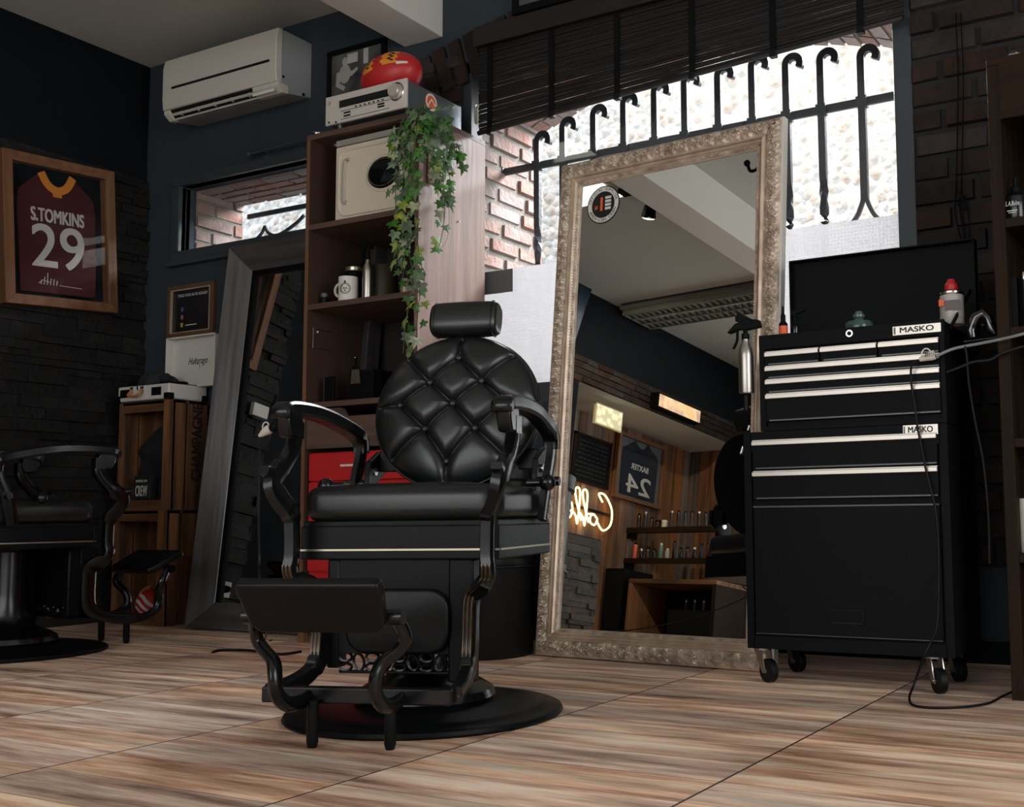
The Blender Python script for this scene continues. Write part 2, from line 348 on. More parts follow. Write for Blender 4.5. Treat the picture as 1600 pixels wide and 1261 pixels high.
        if sub:
            q = o.modifiers.new('sub', 'SUBSURF'); q.levels = sub; q.render_levels = sub
        return o
def thing(name, label, cat, loc=(0, 0, 0), rz=0, group=None, mtx=None):
    o = bpy.data.objects.new(name, None); COL.objects.link(o); o.empty_display_size = .1
    if mtx is not None: o.matrix_world = mtx
    else: o.location = loc; o.rotation_euler = (0, 0, rz)
    o['label'] = label; o['category'] = cat
    if group: o['group'] = group
    return o
def tag(o, label, cat, group=None):
    o['label'] = label; o['category'] = cat
    if group: o['group'] = group
    return o
def struct(o): o['kind'] = 'structure'; return o
def smooth_path(pts, n=6):
    pts = [Vector(p) for p in pts]; out = []
    for i in range(len(pts)-1):
        p0 = pts[max(i-1, 0)]; p1 = pts[i]; p2 = pts[i+1]; p3 = pts[min(i+2, len(pts)-1)]
        for k in range(n):
            t = k/n; out.append(.5*((2*p1)+(p2-p0)*t+(2*p0-5*p1+4*p2-p3)*t*t+(-p0+3*p1-3*p2+p3)*t**3))
    out.append(pts[-1]); return out
def text(name, s, h, mt, parent, mtx, depth=.0006, w=None, shear=0, thick=0, font=None):
    c = bpy.data.curves.new(name, 'FONT'); c.body = s; K = h*1.4; c.size = 1; c.align_x = 'CENTER'; c.align_y = 'CENTER'; c.extrude = depth/K; c.shear = shear
    o = bpy.data.objects.new(name+'_tmp', c); COL.objects.link(o)
    bpy.context.view_layer.update()
    me = bpy.data.meshes.new_from_object(o.evaluated_get(bpy.context.evaluated_depsgraph_get()))
    bpy.data.objects.remove(o)
    for v in me.vertices: v.co *= K
    if w:
        xs = [v.co.x for v in me.vertices]; k = w/max(1e-6, max(xs)-min(xs))
        for v in me.vertices: v.co.x *= k
    if thick:      # bolder strokes: the same outline laid a hair to each side
        bm = bmesh.new()
        for dx, dy, dz in ((-1, -.7, 0), (1, -.7, .1), (-1, .7, .2), (1, .7, .3)):
            m2 = me.copy(); m2.transform(Matrix.Translation((dx*thick, dy*thick, dz*depth))); bm.from_mesh(m2); bpy.data.meshes.remove(m2)
        bm.to_mesh(me); bm.free()
    me.materials.clear(); me.materials.append(M[mt] if isinstance(mt, str) else mt)
    o = bpy.data.objects.new(name, me); COL.objects.link(o)
    if parent: o.parent = parent
    o.matrix_local = mtx; return o
def frame_mtx(x, y, z, o): # axes columns
    m = Matrix((x, y, z)).transposed().to_4x4(); m.translation = Vector(o); return m
FRONT = lambda o: frame_mtx(Vector((1, 0, 0)), Vector((0, 0, 1)), Vector((0, -1, 0)), o)   # text facing -Y
RIGHTF = lambda o: frame_mtx(Vector((0, 1, 0)), Vector((0, 0, 1)), Vector((1, 0, 0)), o)   # text facing +X

def masonry(mb, o, u, v, n, Wd, Hd, bw, bh, mo, d=.012, jit=.2, brickm='brick', mortm='mortar', skip=None, rnd=True):
    """bricks laid on the plane o + u*a + v*b, standing proud along n"""
    o, u, v, n = Vector(o), Vector(u), Vector(v), Vector(n)
    mb.m(mortm); mb.quad(o, o+u*Wd, o+u*Wd+v*Hd, o+v*Hd); mb.m(brickm)
    b = 0; row = 0
    while b < Hd-1e-4:
        h = min(bh, Hd-b); a = -(bw/2 if row % 2 else 0)-(random.random()*bw*.2 if rnd else 0)
        while a < Wd-1e-4:
            w = bw*(1+random.uniform(-jit, jit)*.5); a0, a1 = max(a+mo/2, 0), min(a+w-mo/2, Wd)
            if a1-a0 > .012 and not (skip and skip((a0+a1)/2, b+h/2)):
                dd = d*random.uniform(.5, 1.3); q = [random.uniform(-.0025, .0025) for _ in range(4)]
                p = lambda A, B, D: o+u*A+v*B+n*D
                b0, b1 = b+mo/2, b+h-mo/2
                mb.hexa([p(a0, b0, -.002), p(a1, b0, -.002), p(a1, b1, -.002), p(a0, b1, -.002), p(a0+.003, b0+.003+q[0], dd), p(a1-.003, b0+.003+q[1], dd), p(a1-.003, b1-.003+q[2], dd), p(a0+.003, b1-.003+q[3], dd)])
            a += w
        b += bh; row += 1

# ------------------------------------------------------------------ room shell
WY, LX, CZ = 3.62, -4.85, 2.80          # back wall, left wall, ceiling
FY, RX = -2.06, 2.2                      # shop front, right wall
AX = -5.42                               # back of the alcove in the left wall
struct(MB().box(-6.2, RX+.2, FY-.3, WY+.62, -.06, 0).build('floor', 'floor', smooth=False))
struct(MB().box(-6.2, RX+.2, FY-.3, WY+.6, CZ, CZ+.2).build('ceiling', 'ceil', smooth=False))
# openings of the back wall
W1 = (-2.86, -.985, .93, 2.30)           # big window x0 x1 z0 z1 (arched head drawn by the bricks)
W2 = (P(283, 388, 'y', WY).x, -3.55, 1.80, 2.13)
mb = MB()
def wallseg(x0, x1, z0, z1, y0=WY, y1=WY+.37): mb.box(x0, x1, y0, y1, z0, z1)
wallseg(-6.2, W2[0], 0, CZ); wallseg(W2[0], W2[1], 0, W2[2]); wallseg(W2[0], W2[1], W2[3], CZ)
wallseg(W2[1], W1[0], 0, CZ); wallseg(W1[0], W1[1], 0, W1[2]); wallseg(W1[0], W1[1], 2.40, CZ); wallseg(W1[1], RX+.2, 0, CZ)
mb.box(-3.3, W1[0], WY+.37, WY+.6, 0, CZ); mb.box(W1[1], RX+.2, WY+.37, WY+.6, 0, CZ); mb.box(W1[0], W1[1], WY+.37, WY+.6, 0, W1[2]); mb.box(W1[0], W1[1], WY+.37, WY+.6, 2.66, CZ)
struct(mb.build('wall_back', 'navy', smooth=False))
# left wall with the alcove opening
mb = MB()
OY0, OY1, OZ = FY, .22, 2.087
mb.box(-5.2, LX, OY1, WY, 0, CZ); mb.box(-5.2, LX, FY, OY1, OZ+.05, CZ)
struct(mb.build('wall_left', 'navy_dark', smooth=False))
struct(MB().box(AX-.1, LX, FY, OY1+.02, OZ, OZ+.05).build('ceiling_alcove', 'ceil', smooth=False))
mb = MB(); y = FY
mb.m('planks')
while y < OY1+.1:
    w = random.uniform(.09, .15); y1 = min(y+w-.004, OY1+.1); mb.box(AX-.03, AX+random.uniform(0, .008), y, y1, 0, OZ); y += w
struct(mb.build('wall_alcove_back', None, smooth=False))
mb = MB(); x = AX; mb.m('planks_b')
while x < LX+.0:
    w = random.uniform(.09, .14); mb.box(x, min(x+w-.004, LX), FY-.02, FY+.02+random.uniform(0, .008), 0, OZ); x += w
struct(mb.build('wall_alcove_end', None, smooth=False))
struct(MB().box(AX-.1, -5.2, OY1, OY1+.1, 0, OZ+.1).build('wall_alcove_side', 'navy_dark', smooth=False))
# brick band above the alcove
mb = MB(); masonry(mb, (LX+.002, OY1+.15, OZ-.0), (0, -1, 0), (0, 0, 1), (1, 0, 0), OY1+.15-FY, .20, .16, .05, .008, .016, .6, 'brick_d', 'mortar_d')
struct(mb.build('trim_1', None, smooth=False))
# ledger stone cladding: left wall near the corner, low pier under the neon, stone at the shop front
def ledger(name, o, u, n, Wd, Hd, mk='stone'):
    o, u, n = Vector(o), Vector(u), Vector(n); mb = MB(); mb.m('mortar_d'); k = Vector((0, 0, 1))
    mb.quad(o, o+u*Wd, o+u*Wd+k*Hd, o+k*Hd); mb.m(mk); z = 0
    while z < Hd-.005:
        h = min(random.uniform(.028, .062), Hd-z); a = -random.random()*.2
        while a < Wd:
            w = random.uniform(.1, .34); a0, a1 = max(a, 0), min(a+w, Wd)
            if a1-a0 > .01:
                d = random.uniform(.008, .038); j = lambda: random.uniform(-.004, .004)
                p = lambda A, B, D: o+u*A+k*B+n*D
                mb.hexa([p(a0, z, -.002), p(a1, z, -.002), p(a1, z+h, -.002), p(a0, z+h, -.002), p(a0+.001, z+.001, d+j()), p(a1-.001, z+.001, d+j()), p(a1-.001, z+h-.001, d+j()), p(a0+.001, z+h-.001, d+j())])
            a += w
        z += h
    return struct(mb.build(name, None, smooth=False))
ledger('trim_2', (LX+.001, WY-.001, 0), (0, -1, 0), (1, 0, 0), 1.0, 2.2, 'stone_shade')
ledger('trim_3', (LX+.001, .30, 0), (0, -1, 0), (1, 0, 0), .50, .97)
struct(MB().box(-5.3, LX, -.2, OY1, 0, .97).build('wall_low_pier', 'navy_dark', smooth=False))
ledger('trim_4', (LX, FY+.001, 0), (1, 0, 0), (0, 1, 0), .75, 1.55)
# shop front wall with a wide window, right wall with an unseen window added for its light
mb = MB()
for a in ((-6.2, -3.6, 0, CZ), (-3.6, 1.4, 0, .35), (-3.6, 1.4, 2.5, CZ), (1.4, RX+.2, 0, CZ)): mb.box(a[0], a[1], FY-.2, FY, a[2], a[3])
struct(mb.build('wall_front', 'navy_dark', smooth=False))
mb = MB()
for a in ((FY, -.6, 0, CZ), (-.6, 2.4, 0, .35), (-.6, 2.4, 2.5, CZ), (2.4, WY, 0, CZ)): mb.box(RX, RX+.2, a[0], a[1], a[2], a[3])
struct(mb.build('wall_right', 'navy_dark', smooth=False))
def shopwin(name, axis, a0, a1, at, n):
    mb = MB(); f = .05
    def bx(p, q, z0, z1):
        if axis == 'x': mb.box(p, q, at-.03, at+.03, z0, z1)
        else: mb.box(at-.03, at+.03, p, q, z0, z1)
    bx(a0, a1, .35, .40); bx(a0, a1, 2.45, 2.5)
    for i in range(n+1):
        c = a0+(a1-a0-f)*i/n; bx(c, c+f, .4, 2.45)
    o = struct(mb.build(name, 'iron_dark', smooth=False, bevel=.003))
    g = MB()
    if axis == 'x': g.box(a0+.02, a1-.02, at-.003, at+.003, .38, 2.47)
    else: g.box(at-.003, at+.003, a0+.02, a1-.02, .38, 2.47)
    g.build('window_pane', 'glass', o, smooth=False)
shopwin('window_3', 'x', -3.6, 1.4, FY-.12, 4)
shopwin('window_4', 'y', -.6, 2.4, RX+.1, 2)
# ceiling beam
bl, br = P(632.6, 74, 'y', WY), P(692, 57, 'y', WY)
struct(MB().box(bl.x, br.x, FY, WY, bl.z, CZ+.01).build('trim_5', 'beam', smooth=False, bevel=.004))
# baseboard on the back wall
struct(MB().box(LX, -.3, WY-.012, WY, 0, .07).build('baseboard_back', 'navy_dark', smooth=False))

# ------------------------------------------------------------------ outside
RY = 5.9
mb = MB(); n = 60
mb.m('rubble')
vs = [[mb.bm.verts.new((-11+15*i/n, RY+random.uniform(-.03, .03), -.3+6.3*j/24)) for i in range(n+1)] for j in range(25)]
for j in range(24):
    for i in range(n): mb.face([vs[j][i], vs[j][i+1], vs[j+1][i+1], vs[j+1][i]])
mb.m('rubble'); mb.box(-11, 4, RY+.05, RY+.3, -.3, 6)
struct(mb.build('wall_outside', None, smooth=True))
struct(MB().box(-11, 4, WY+.37, RY+.3, -.3, 0).build('ground_outside', 'concrete', smooth=False))
# brick reveals of the big window (left jamb, sill, right jamb, segmental arch)
mb = MB(); D0, D1 = WY+.09, WY+.62
masonry(mb, (W1[0]+.001, D0, .93), (0, 1, 0), (0, 0, 1), (1, 0, 0), D1-D0, 1.7, .23, .078, .024, .012)
masonry(mb, (W1[1]-.001, D0, .93), (0, 1, 0), (0, 0, 1), (-1, 0, 0), D1-D0, 1.7, .23, .078, .024, .012)
struct(mb.build('trim_6', None, smooth=False))
def arch_z(x, zs=2.285, rise=.19):
    c = (W1[0]+W1[1])/2; h = (W1[1]-W1[0])/2; return zs+rise*(1-((x-c)/h)**2)
mb = MB(); n = 26
for i in range(n):
    x0 = W1[0]+(W1[1]-W1[0])*i/n; x1 = W1[0]+(W1[1]-W1[0])*(i+1)/n; z0, z1 = arch_z(x0), arch_z(x1)
    mb.m('mortar'); mb.hexa([T(x0, D0, z0), T(x1, D0, z1), T(x1, D1, z1), T(x0, D1, z0), T(x0, D0, 2.64), T(x1, D0, 2.64), T(x1, D1, 2.64), T(x0, D1, 2.64)])
    mb.m('brick'); g = .006; d = random.uniform(.006, .014)
    for (ya, yb) in ((D0+.002, D0+.2), (D0+.215, D0+.42), (D0+.435, D1-.002)):
        mb.hexa([T(x0+g, ya, z0-d), T(x1-g, ya, z1-d), T(x1-g, yb, z1-d), T(x0+g, yb, z0-d), T(x0+g, ya, z0+.1), T(x1-g, ya, z1+.1), T(x1-g, yb, z1+.1), T(x0+g, yb, z0+.1)])
struct(mb.build('trim_7', None, smooth=False))
struct(MB().box(W1[0], W1[1], WY+.1, D1+.03, .86, .945).build('trim_8', 'concrete', smooth=False, bevel=.006))
# small window reveal
mb = MB()
masonry(mb, (W2[0]+.001, WY+.08, W2[2]), (0, 1, 0), (0, 0, 1), (1, 0, 0), .29, W2[3]-W2[2], .23, .07, .014, .012, .2, 'brick', 'mortar')
masonry(mb, (W2[0], WY+.08, W2[3]-.001), (1, 0, 0), (0, 1, 0), (0, 0, -1), W2[1]-W2[0], .29, .23, .07, .014, .012, .2, 'brick', 'mortar')
struct(mb.build('trim_9', None, smooth=False))

# ------------------------------------------------------------------ windows
fz0 = P(865, 640, 'y', WY+.03).z
mb = MB(); wy0, wy1 = WY+.01, WY+.09
x0, x1 = W1[0], W1[1]; xr = P(1435, 380, 'y', WY).x
mb.box(x0, xr, wy0, wy1, .87, P(862, 597, 'y', WY+.03).z); mb.box(x0, x0+.06, wy0, wy1, .93, 2.40); mb.box(x1, xr+.0, wy0-.02, wy1, .93, 2.40); mb.box(x0, xr, wy0, wy1, 2.35, 2.40)
mb.box(x0, xr, wy0-.05, wy0, .86, .885)
w1 = struct(mb.build('window_1', 'iron_dark', smooth=False, bevel=.004))
MB().box(x0+.05, x1+.005, WY+.05, WY+.056, .95, 2.38).build('glass_pane', 'glass', w1, smooth=False)
fz1 = P(1405, 335, 'y', WY+.05).z
MB().box(x0+.055, x1+.002, WY+.0465, WY+.0475, .96, fz1).build('frosted_film', 'film', w1, smooth=False)
a, b = P(765, 424, 'y', WY+.04), P(800, 455, 'y', WY+.04)
MB().box(a.x-.03, b.x, WY+.044, WY+.0455, b.z, a.z).build('grey_sticker', mat('grey_sticker', (96, 100, 100), .6), w1, smooth=False)
mb = MB(); X0, X1, Z0, Z1 = W2
ox = .055
mb.box(X0-ox, X1, WY-.02, WY+.05, Z0-.05, Z0+.0); mb.box(X0-ox, X1, WY-.02, WY+.05, Z1, Z1+.045); mb.box(X0-ox, X0, WY-.02, WY+.05, Z0, Z1); mb.box(X1-.04, X1, WY-.02, WY+.05, Z0, Z1)
mb.box(X0-ox-.02, X1, WY-.035, WY, Z0-.075, Z0-.05)
w2 = struct(mb.build('window_2', 'iron_dark', smooth=False, bevel=.004))
MB().box(X0, X1-.03, WY+.02, WY+.026, Z0, Z1).build('glass_pane', 'glass', w2, smooth=False)
# iron grille, big window
GY = 3.95
def gp(x, y): return P(x, y, 'y', GY)
g = thing('window_grille', 'dark wrought iron grille of hooked bars outside the big window', 'window grille', (gp(1100, 220).x, GY, .95))
def loc(o, p): return Vector(p)-Vector(o.location)
ra, rb = gp(795, 268), gp(1397, 150)
mb = MB(); mb.strip([loc(g, ra-Vector((.03, 0, 0))), loc(g, rb)], .014, .032, (0, 1, 0)); 
L0 = loc(g, ra); mb.box(L0.x-.035, L0.x-.02, -.02, .02, L0.z-.05, L0.z+.05)
mb.build('rail', 'iron', g, smooth=False)
tops = [(845, 207), (885, 185), (933, 166), (980, 148), (1028, 130), (1075, 116), (1127, 105), (1180, 90), (1233, 88), (1287, 80), (1350, 75)]
for i, (x, y) in enumerate(tops):
    t = loc(g, gp(x-5, y+15)); r = .030; w = .028; mb = MB()
    hook = [t+Vector((r+r*cos(q), 0, r*sin(q))) for q in [radians(d) for d in range(180, -50, -18)]]
    xr2 = gp(x-5, y).x-g.location.x
    zr = ra.z+(rb.z-ra.z)*((gp(x, 200).x-ra.x)/(rb.x-ra.x))-g.location.z
    fork = i == len(tops)-1
    zb = 1.645-.95 if fork else 0
    stem = []
    nst = 44
    for k in range(nst+1):
        z = zb+(t.z-zb)*k/nst; stem.append(Vector((t.x, 0, z)))
    rings = []
    for k, p in enumerate(stem+hook[1:]):
        tw = 0
        if k <= nst and not fork:
            zz = p.z; tw = max(0, min(1, (zr-.25-zz)/.25))*(zr-.25-zz)*42 if zz < zr-.25 else 0
        if k <= nst: ax, bx2 = Vector((cos(tw), sin(tw), 0)), Vector((-sin(tw), cos(tw), 0))
        else:
            h = hook; kk = k-nst; tg = (h[min(kk+1, len(h)-1)]-h[kk-1]).normalized(); ax = Vector((tg.z, 0, -tg.x)); bx2 = Vector((0, 1, 0))
        s_ = w/2
        rings.append([mb.bm.verts.new(p+ax*s_*q1+bx2*s_*.8*q2) for q1, q2 in ((-1, -1), (1, -1), (1, 1), (-1, 1))])
    for A, B in zip(rings, rings[1:]):
        for k in range(4): mb.face([A[k], A[(k+1) % 4], B[(k+1) % 4], B[k]])
    mb.face(rings[0][::-1]); mb.face(rings[-1])
    if fork:
        for sg in (-1, 1): mb.strip(smooth_path([Vector((t.x+sg*.003, 0, zb+.06)), Vector((t.x+sg*.006, 0, zb+.01)), Vector((t.x+sg*.03, 0, zb-.05)), Vector((t.x+sg*.058, 0, zb-.085))], 5), .02, .016, (0, 1, 0))
    mb.box(t.x-.02, t.x+.02, -.018, .018, zr-.02, zr+.02)
    mb.build('bar', 'iron', g, smooth=False)
# iron bars with diamonds, small window
g2y = 4.02
c = P(415, 350, 'y', g2y)
g2 = thing('window_grille', 'dark iron bar with pointed diamond outside the small high window', 'window grille', (c.x, g2y, c.z))
e = P(482, 318, 'y', g2y); s0 = P(345, 346, 'y', g2y)
zc = P(440, 329, 'y', g2y).z
mb = MB(); mb.box(W2[0]+.01-c.x, W2[1]-c.x, -.006, .006, zc-c.z-.012, zc-c.z+.012); mb.build('rail', 'iron', g2, smooth=False)
mb = MB(); d = P(414, 356, 'y', g2y); dx, dz = d.x-c.x, P(414, 362, 'y', g2y).z-c.z
mb.strip(smooth_path([(dx-.32, 0, dz-.02), (dx-.1, 0, dz-.035), (dx-.03, 0, dz-.012), (dx, 0, dz+.03)], 5), .012, .016, (0, 1, 0))
mb.strip(smooth_path([(dx, 0, dz+.03), (dx+.03, 0, dz-.012), (dx+.1, 0, dz-.03), (dx+.22, 0, dz+.012), (dx+.28, 0, dz+.05)], 5), .012, .016, (0, 1, 0))
mb.strip([(dx-.3, 0, dz-.075), (dx+.3, 0, dz-.075)], .012, .016, (0, 1, 0))
mb.strip([(dx-.03, 0, dz-.07), (dx, 0, dz-.035), (dx+.03, 0, dz-.07)], .012, .012, (0, 1, 0))
mb.build('scroll', 'iron', g2, smooth=False)
# interior brick around the big window: right pier, left springing, voussoirs
mb = MB()
pr = P(1545, 380, 'y', WY).x
masonry(mb, (xr+.0, WY-.001, .3), (1, 0, 0), (0, 0, 1), (0, -1, 0), pr-xr+.3, 2.3, .24, .085, .018, .018, .2, 'brick_d', 'mortar_d')
masonry(mb, (-3.04, WY-.001, 2.0), (1, 0, 0), (0, 0, 1), (0, -1, 0), .20, .44, .20, .075, .014, .018, .2, 'brick_d', 'mortar_d')
cxm = (W1[0]+W1[1])/2; hw = (W1[1]-W1[0])/2
for i in range(-2, 27):
    x = W1[0]+(W1[1]-W1[0])*(i+.5)/25; z = arch_z(x, 2.30, .12); sl = -2*.12*((x-cxm)/hw)/hw; an = Vector((-sl*1.2, 0, 1)).normalized(); tn = Vector((an.z, 0, -an.x)); c = Vector((x, WY, z))
    mb.m('brick_d'); q = lambda a, b, d: c+tn*a+an*b+Vector((0, -d, 0)); d = random.uniform(.014, .026)
    mb.hexa([q(-.026, 0, 0), q(.026, 0, 0), q(.03, .2, 0), q(-.03, .2, 0), q(-.026, 0, d), q(.026, 0, d), q(.03, .2, d), q(-.03, .2, d)])
struct(mb.build('trim_10', None, smooth=False))

# ------------------------------------------------------------------ barber chairs
def soft_box(mb, x0, x1, y0, y1, z0, z1, r=.03, crown=.0, n=10):
    """cushion: rounded slab with a slightly crowned top"""
    N1 = n*2
    def sup(t): return t
    cx, cy, cz = (x0+x1)/2, (y0+y1)/2, (z0+z1)/2; hx, hy, hz = (x1-x0)/2, (y1-y0)/2, (z1-z0)/2
    rings = []
    prof = []
    for k in range(7):
        a = pi/2*k/6; prof.append((-(1-cos(a))*0+(-r+r*sin(a)), -hz+r-r*cos(a)))   # inset, z
    for k in range(7):
        a = pi/2*k/6; prof.append((-r+r*cos(a), hz-r+r*sin(a)))
    def ring(inset, z, cc=.05):
        a, b = hx+inset, hy+inset; q = max(.004, cc+inset); pts = []
        for (sx, sy, a0) in ((1, 1, 0), (-1, 1, 90), (-1, -1, 180), (1, -1, 270)):
            for k in range(6):
                t = radians(a0+90*k/5); pts.append((cx+sx*(a-q)+q*cos(t), cy+sy*(b-q)+q*sin(t), cz+z))
        return [mb.bm.verts.new(p) for p in pts]
    rs = [ring(i, z) for i, z in prof]
    for j in range(1, 5):
        f = 1-j/5; v = []
        for vv in rs[len(prof)-1]: v.append(mb.bm.verts.new((cx+(vv.co.x-cx)*f, cy+(vv.co.y-cy)*f, cz+hz+crown*(1-f*f))))
        rs.append(v)
    for A, B in zip(rs, rs[1:]):
        n_ = len(A)
        for k in range(n_): mb.face([A[k], A[(k+1) % n_], B[(k+1) % n_], B[k]])
    mb.face(rs[0][::-1]); mb.face(rs[-1]); return mb

BTN = [(0, .906), (-.073, .836), (.073, .836), (-.153, .776), (0, .774), (.149, .774), (-.072, .707), (.068, .706), (-.004, .620)]
def make_barber_chair(name, label, group, flat_pad=False):
    t = thing(name, label, 'barber chair', group=group)
    # base
    MB().lathe([(0, 0), (.333, 0), (.337, .006), (.333, .014), (.322, .018), (.30, .018), (.292, .024), (.27, .028), (.18, .034), (.10, .036), (0, .036)], (0, 0, 0), 72).build('base_plate', 'satin', t)
    MB().lathe([(0, .034), (.165, .034), (.17, .045), (.165, .062), (.14, .078), (.11, .088), (.085, .105), (.07, .14), (.062, .22), (.062, .37), (0, .37)], (0, 0, 0), 56).build('hydraulic_column', 'blackmetal', t)
    # seat
    mb = MB(); soft_box(mb, -.247, .247, -.185, .27, .472, .556, .03, .012); mb.build('seat', 'leather', t)
    mb = MB(); mb.box(-.242, .242, -.172, .26, .455, .474).build('seat_piping', 'satin', t, bevel=.003)
    sf = MB().box(-.245, .245, -.178, .26, .382, .462).build('seat_frame', 'satin', t, smooth=False, bevel=.004)
    mb = MB(); mb.box(-.247, .247, -.182, -.178, .403, .4075); mb.box(.245, .2485, -.17, .255, .403, .4075); mb.box(-.2485, -.245, -.17, .255, .403, .4075); mb.build('chrome_strip', 'trim', sf, smooth=False)
    # side castings (scrolled S shape) with bronze edge beads
    path = [(.274, -.165, .705), (.274, -.165, .66), (.275, -.20, .615), (.276, -.245, .58), (.272, -.262, .555), (.258, -.25, .522), (.241, -.236, .49), (.237, -.233, .44), (.237, -.233, .39), (.240, -.235, .365), (.234, -.225, .338), (.205, -.2, .318), (.188, -.19, .30), (.184, -.19, .26), (.183, -.19, .2), (.184, -.2, .155), (.19, -.24, .125), (.2, -.3, .11), (.212, -.365, .105)]
    for sg in (-1, 1):
        pts = smooth_path([(sg*x, y, z) for x, y, z in path], 5); n = len(pts)
        wd = []
        for i in range(n):
            z = pts[i].z; wd.append(.036 if z > .6 else (.05 if z > .48 else (.034 if z > .34 else (.05 if z > .14 else .036))))
        mb = MB(); mb.strip(pts, .03, wd, (1, 0, 0)); mb.box(sg*.274-.016, sg*.274+.016, -.185, -.145, .672, .712)
        # scroll horn
        mb.strip(smooth_path([(sg*.274, -.24, .57), (sg*.276, -.27, .585), (sg*.278, -.295, .592)], 4), .026, [.03]*5+[.026, .024, .022, .016], (1, 0, 0))
        cs = mb.build('side_casting', 'blackmetal', t)
        mb = MB()
        for q in (-.009, 0, .009):
            low = [p for p in pts if p.z < .375]
            mb.tube([p+Vector((sg*q+sg*.0, -.0, 0))+Vector((0, -1, 0))*.0 + Vector((0, -(.0175 if p.z > .34 else .025 if p.z > .14 else .018), 0))*(1 if p.z > .13 else .3) for p in low], .0028, 6)
        mb.build('edge_bead', 'bronze', cs)
    # apron between the castings, padded leather panel and pierced scrollwork
    ap = MB().box(-.175, .175, -.165, -.155, .165, .385).build('apron', 'satin', t, smooth=False)
    MB().box(.12, .18, -.17, -.12, .1, .385).build('apron_post', 'satin', t, bevel=.006)
    MB().box(-.18, -.15, -.17, -.12, .13, .385).build('apron_post', 'satin', t, bevel=.006)
    mb = MB()
    soft_box(mb, -.128, .128, -.075, .075, 0, .022, .010, .006); mb.build('padded_panel', 'leather_shade', t, loc=(0, -.163, .240), rot=(radians(90), 0, 0))
    mb = MB()
    def ring(mb, cx_, cz_, rx, rz, w=.0035, rot=0, N_=14):
        mb.tube([Vector((cx_+rx*cos(a)*cos(rot)-rz*sin(a)*sin(rot), -.16, cz_+rx*cos(a)*sin(rot)+rz*sin(a)*cos(rot))) for a in [2*pi*k/N_ for k in range(N_+1)]], w, 5, False)
    for (za, zb) in ((.122, .168), (.345, .385)):
        mb = MB(); mb.tube([(-.15, -.16, za), (.15, -.16, za)], .004, 6); mb.tube([(-.15, -.16, zb), (.15, -.16, zb)], .004, 6)
        for i in range(9):
            cx_ = -.135+.0335*i; m_ = (za+zb)/2
            if i % 2: ring(mb, cx_, m_, .013, .019, rot=.3 if i % 4 == 1 else -.3)
            else: ring(mb, cx_, m_+.011, .016, .010); ring(mb, cx_, m_-.012, .016, .008)
        mb.build('scrollwork', 'blackmetal', t)
    # backrest : tufted round cushion on a shell
    C0 = Vector((0, .205, .765)); le = .262; ez_ = Vector((0, sin(le), cos(le))); nn = Vector((0, -cos(le), sin(le)))
    bt = [(x, (z-.765)/cos(le)) for x, z in BTN]; RXb, RZb = .229, .217
    def rimp(x, y, dx, dy):
        for k in range(400):
            x += dx*.001; y += dy*.001
            if (x/RXb)**2+(y/RZb)**2 >= .995: break
        return (x, y)
    sg_ = []
    def E_(i, j): sg_.append((bt[i], bt[j]))
    for i, j in ((0, 1), (0, 2), (1, 3), (1, 4), (2, 4), (2, 5), (3, 6), (4, 6), (4, 7), (5, 7), (6, 8), (7, 8)): E_(i, j)
    for i, d in ((0, (0, 1)), (1, (-.72, .7)), (2, (.72, .7)), (3, (-1, -.03)), (5, (1, -.03)), (6, (-.75, -.66)), (7, (.75, -.66)), (8, (0, -1))): sg_.append((bt[i], rimp(*bt[i], *d)))
    def hgt(x, y):
        rho = min(1, sqrt((x/RXb)**2+(y/RZb)**2)); h = .052*(1-rho**4.5)**.5+.008*(1-rho)
        dm = 9
        for (ax, ay), (bx_, by) in sg_:
            vx, vy = bx_-ax, by-ay; tt = max(0, min(1, ((x-ax)*vx+(y-ay)*vy)/(vx*vx+vy*vy))); dm = min(dm, hypot(x-ax-vx*tt, y-ay-vy*tt))
        fade = 1 if rho < .93 else max(0, (1-rho)/.07)
        h -= fade*(.013*exp(-dm/.004)+.010*exp(-(dm/.015)**1.6))
        db = min(hypot(x-p[0], y-p[1]) for p in bt); h -= .013*exp(-(db/.02)**1.5)
        return h
    n = 150; mb = MB(); g = []
    for j in range(n+1):
        row = []
        for i in range(n+1):
            s_, q = -1+2*i/n, -1+2*j/n; x, y = s_*sqrt(1-q*q/2)*RXb, q*sqrt(1-s_*s_/2)*RZb
            row.append(mb.bm.verts.new(C0+Vector((x, 0, 0))+ez_*y+nn*hgt(x, y)))
        g.append(row)
    for j in range(n):
        for i in range(n): mb.face([g[j][i], g[j][i+1], g[j+1][i+1], g[j+1][i]])
    back = mb.build('backrest', 'leather', t)
    back.data.set_sharp_from_angle(angle=pi)
    mb = MB(); rings = []
    for k_, (f, d) in enumerate(((1.0, .001), (1.012, -.012), (1.0, -.03), (.985, -.036), (.985, -.05), (.93, -.062), (.5, -.066), (.01, -.066))):
        rings.append([mb.bm.verts.new(C0+Vector((RXb*f*cos(2*pi*a/72), 0, 0))+ez_*(RZb*f*sin(2*pi*a/72))+nn*d) for a in range(72)])
    for A, B in zip(rings, rings[1:]):
        for k in range(72): mb.face([A[k], A[(k+1) % 72], B[(k+1) % 72], B[k]])
    mb.face(rings[-1]); mb.build('backrest_shell', 'satin', t)
    mb = MB(); mb.tube([C0+Vector((RXb*1.004*cos(2*pi*a/72), 0, 0))+ez_*(RZb*1.004*sin(2*pi*a/72))+nn*-.004 for a in range(73)], .004, 6, False); mb.build('piping', 'leather', back)
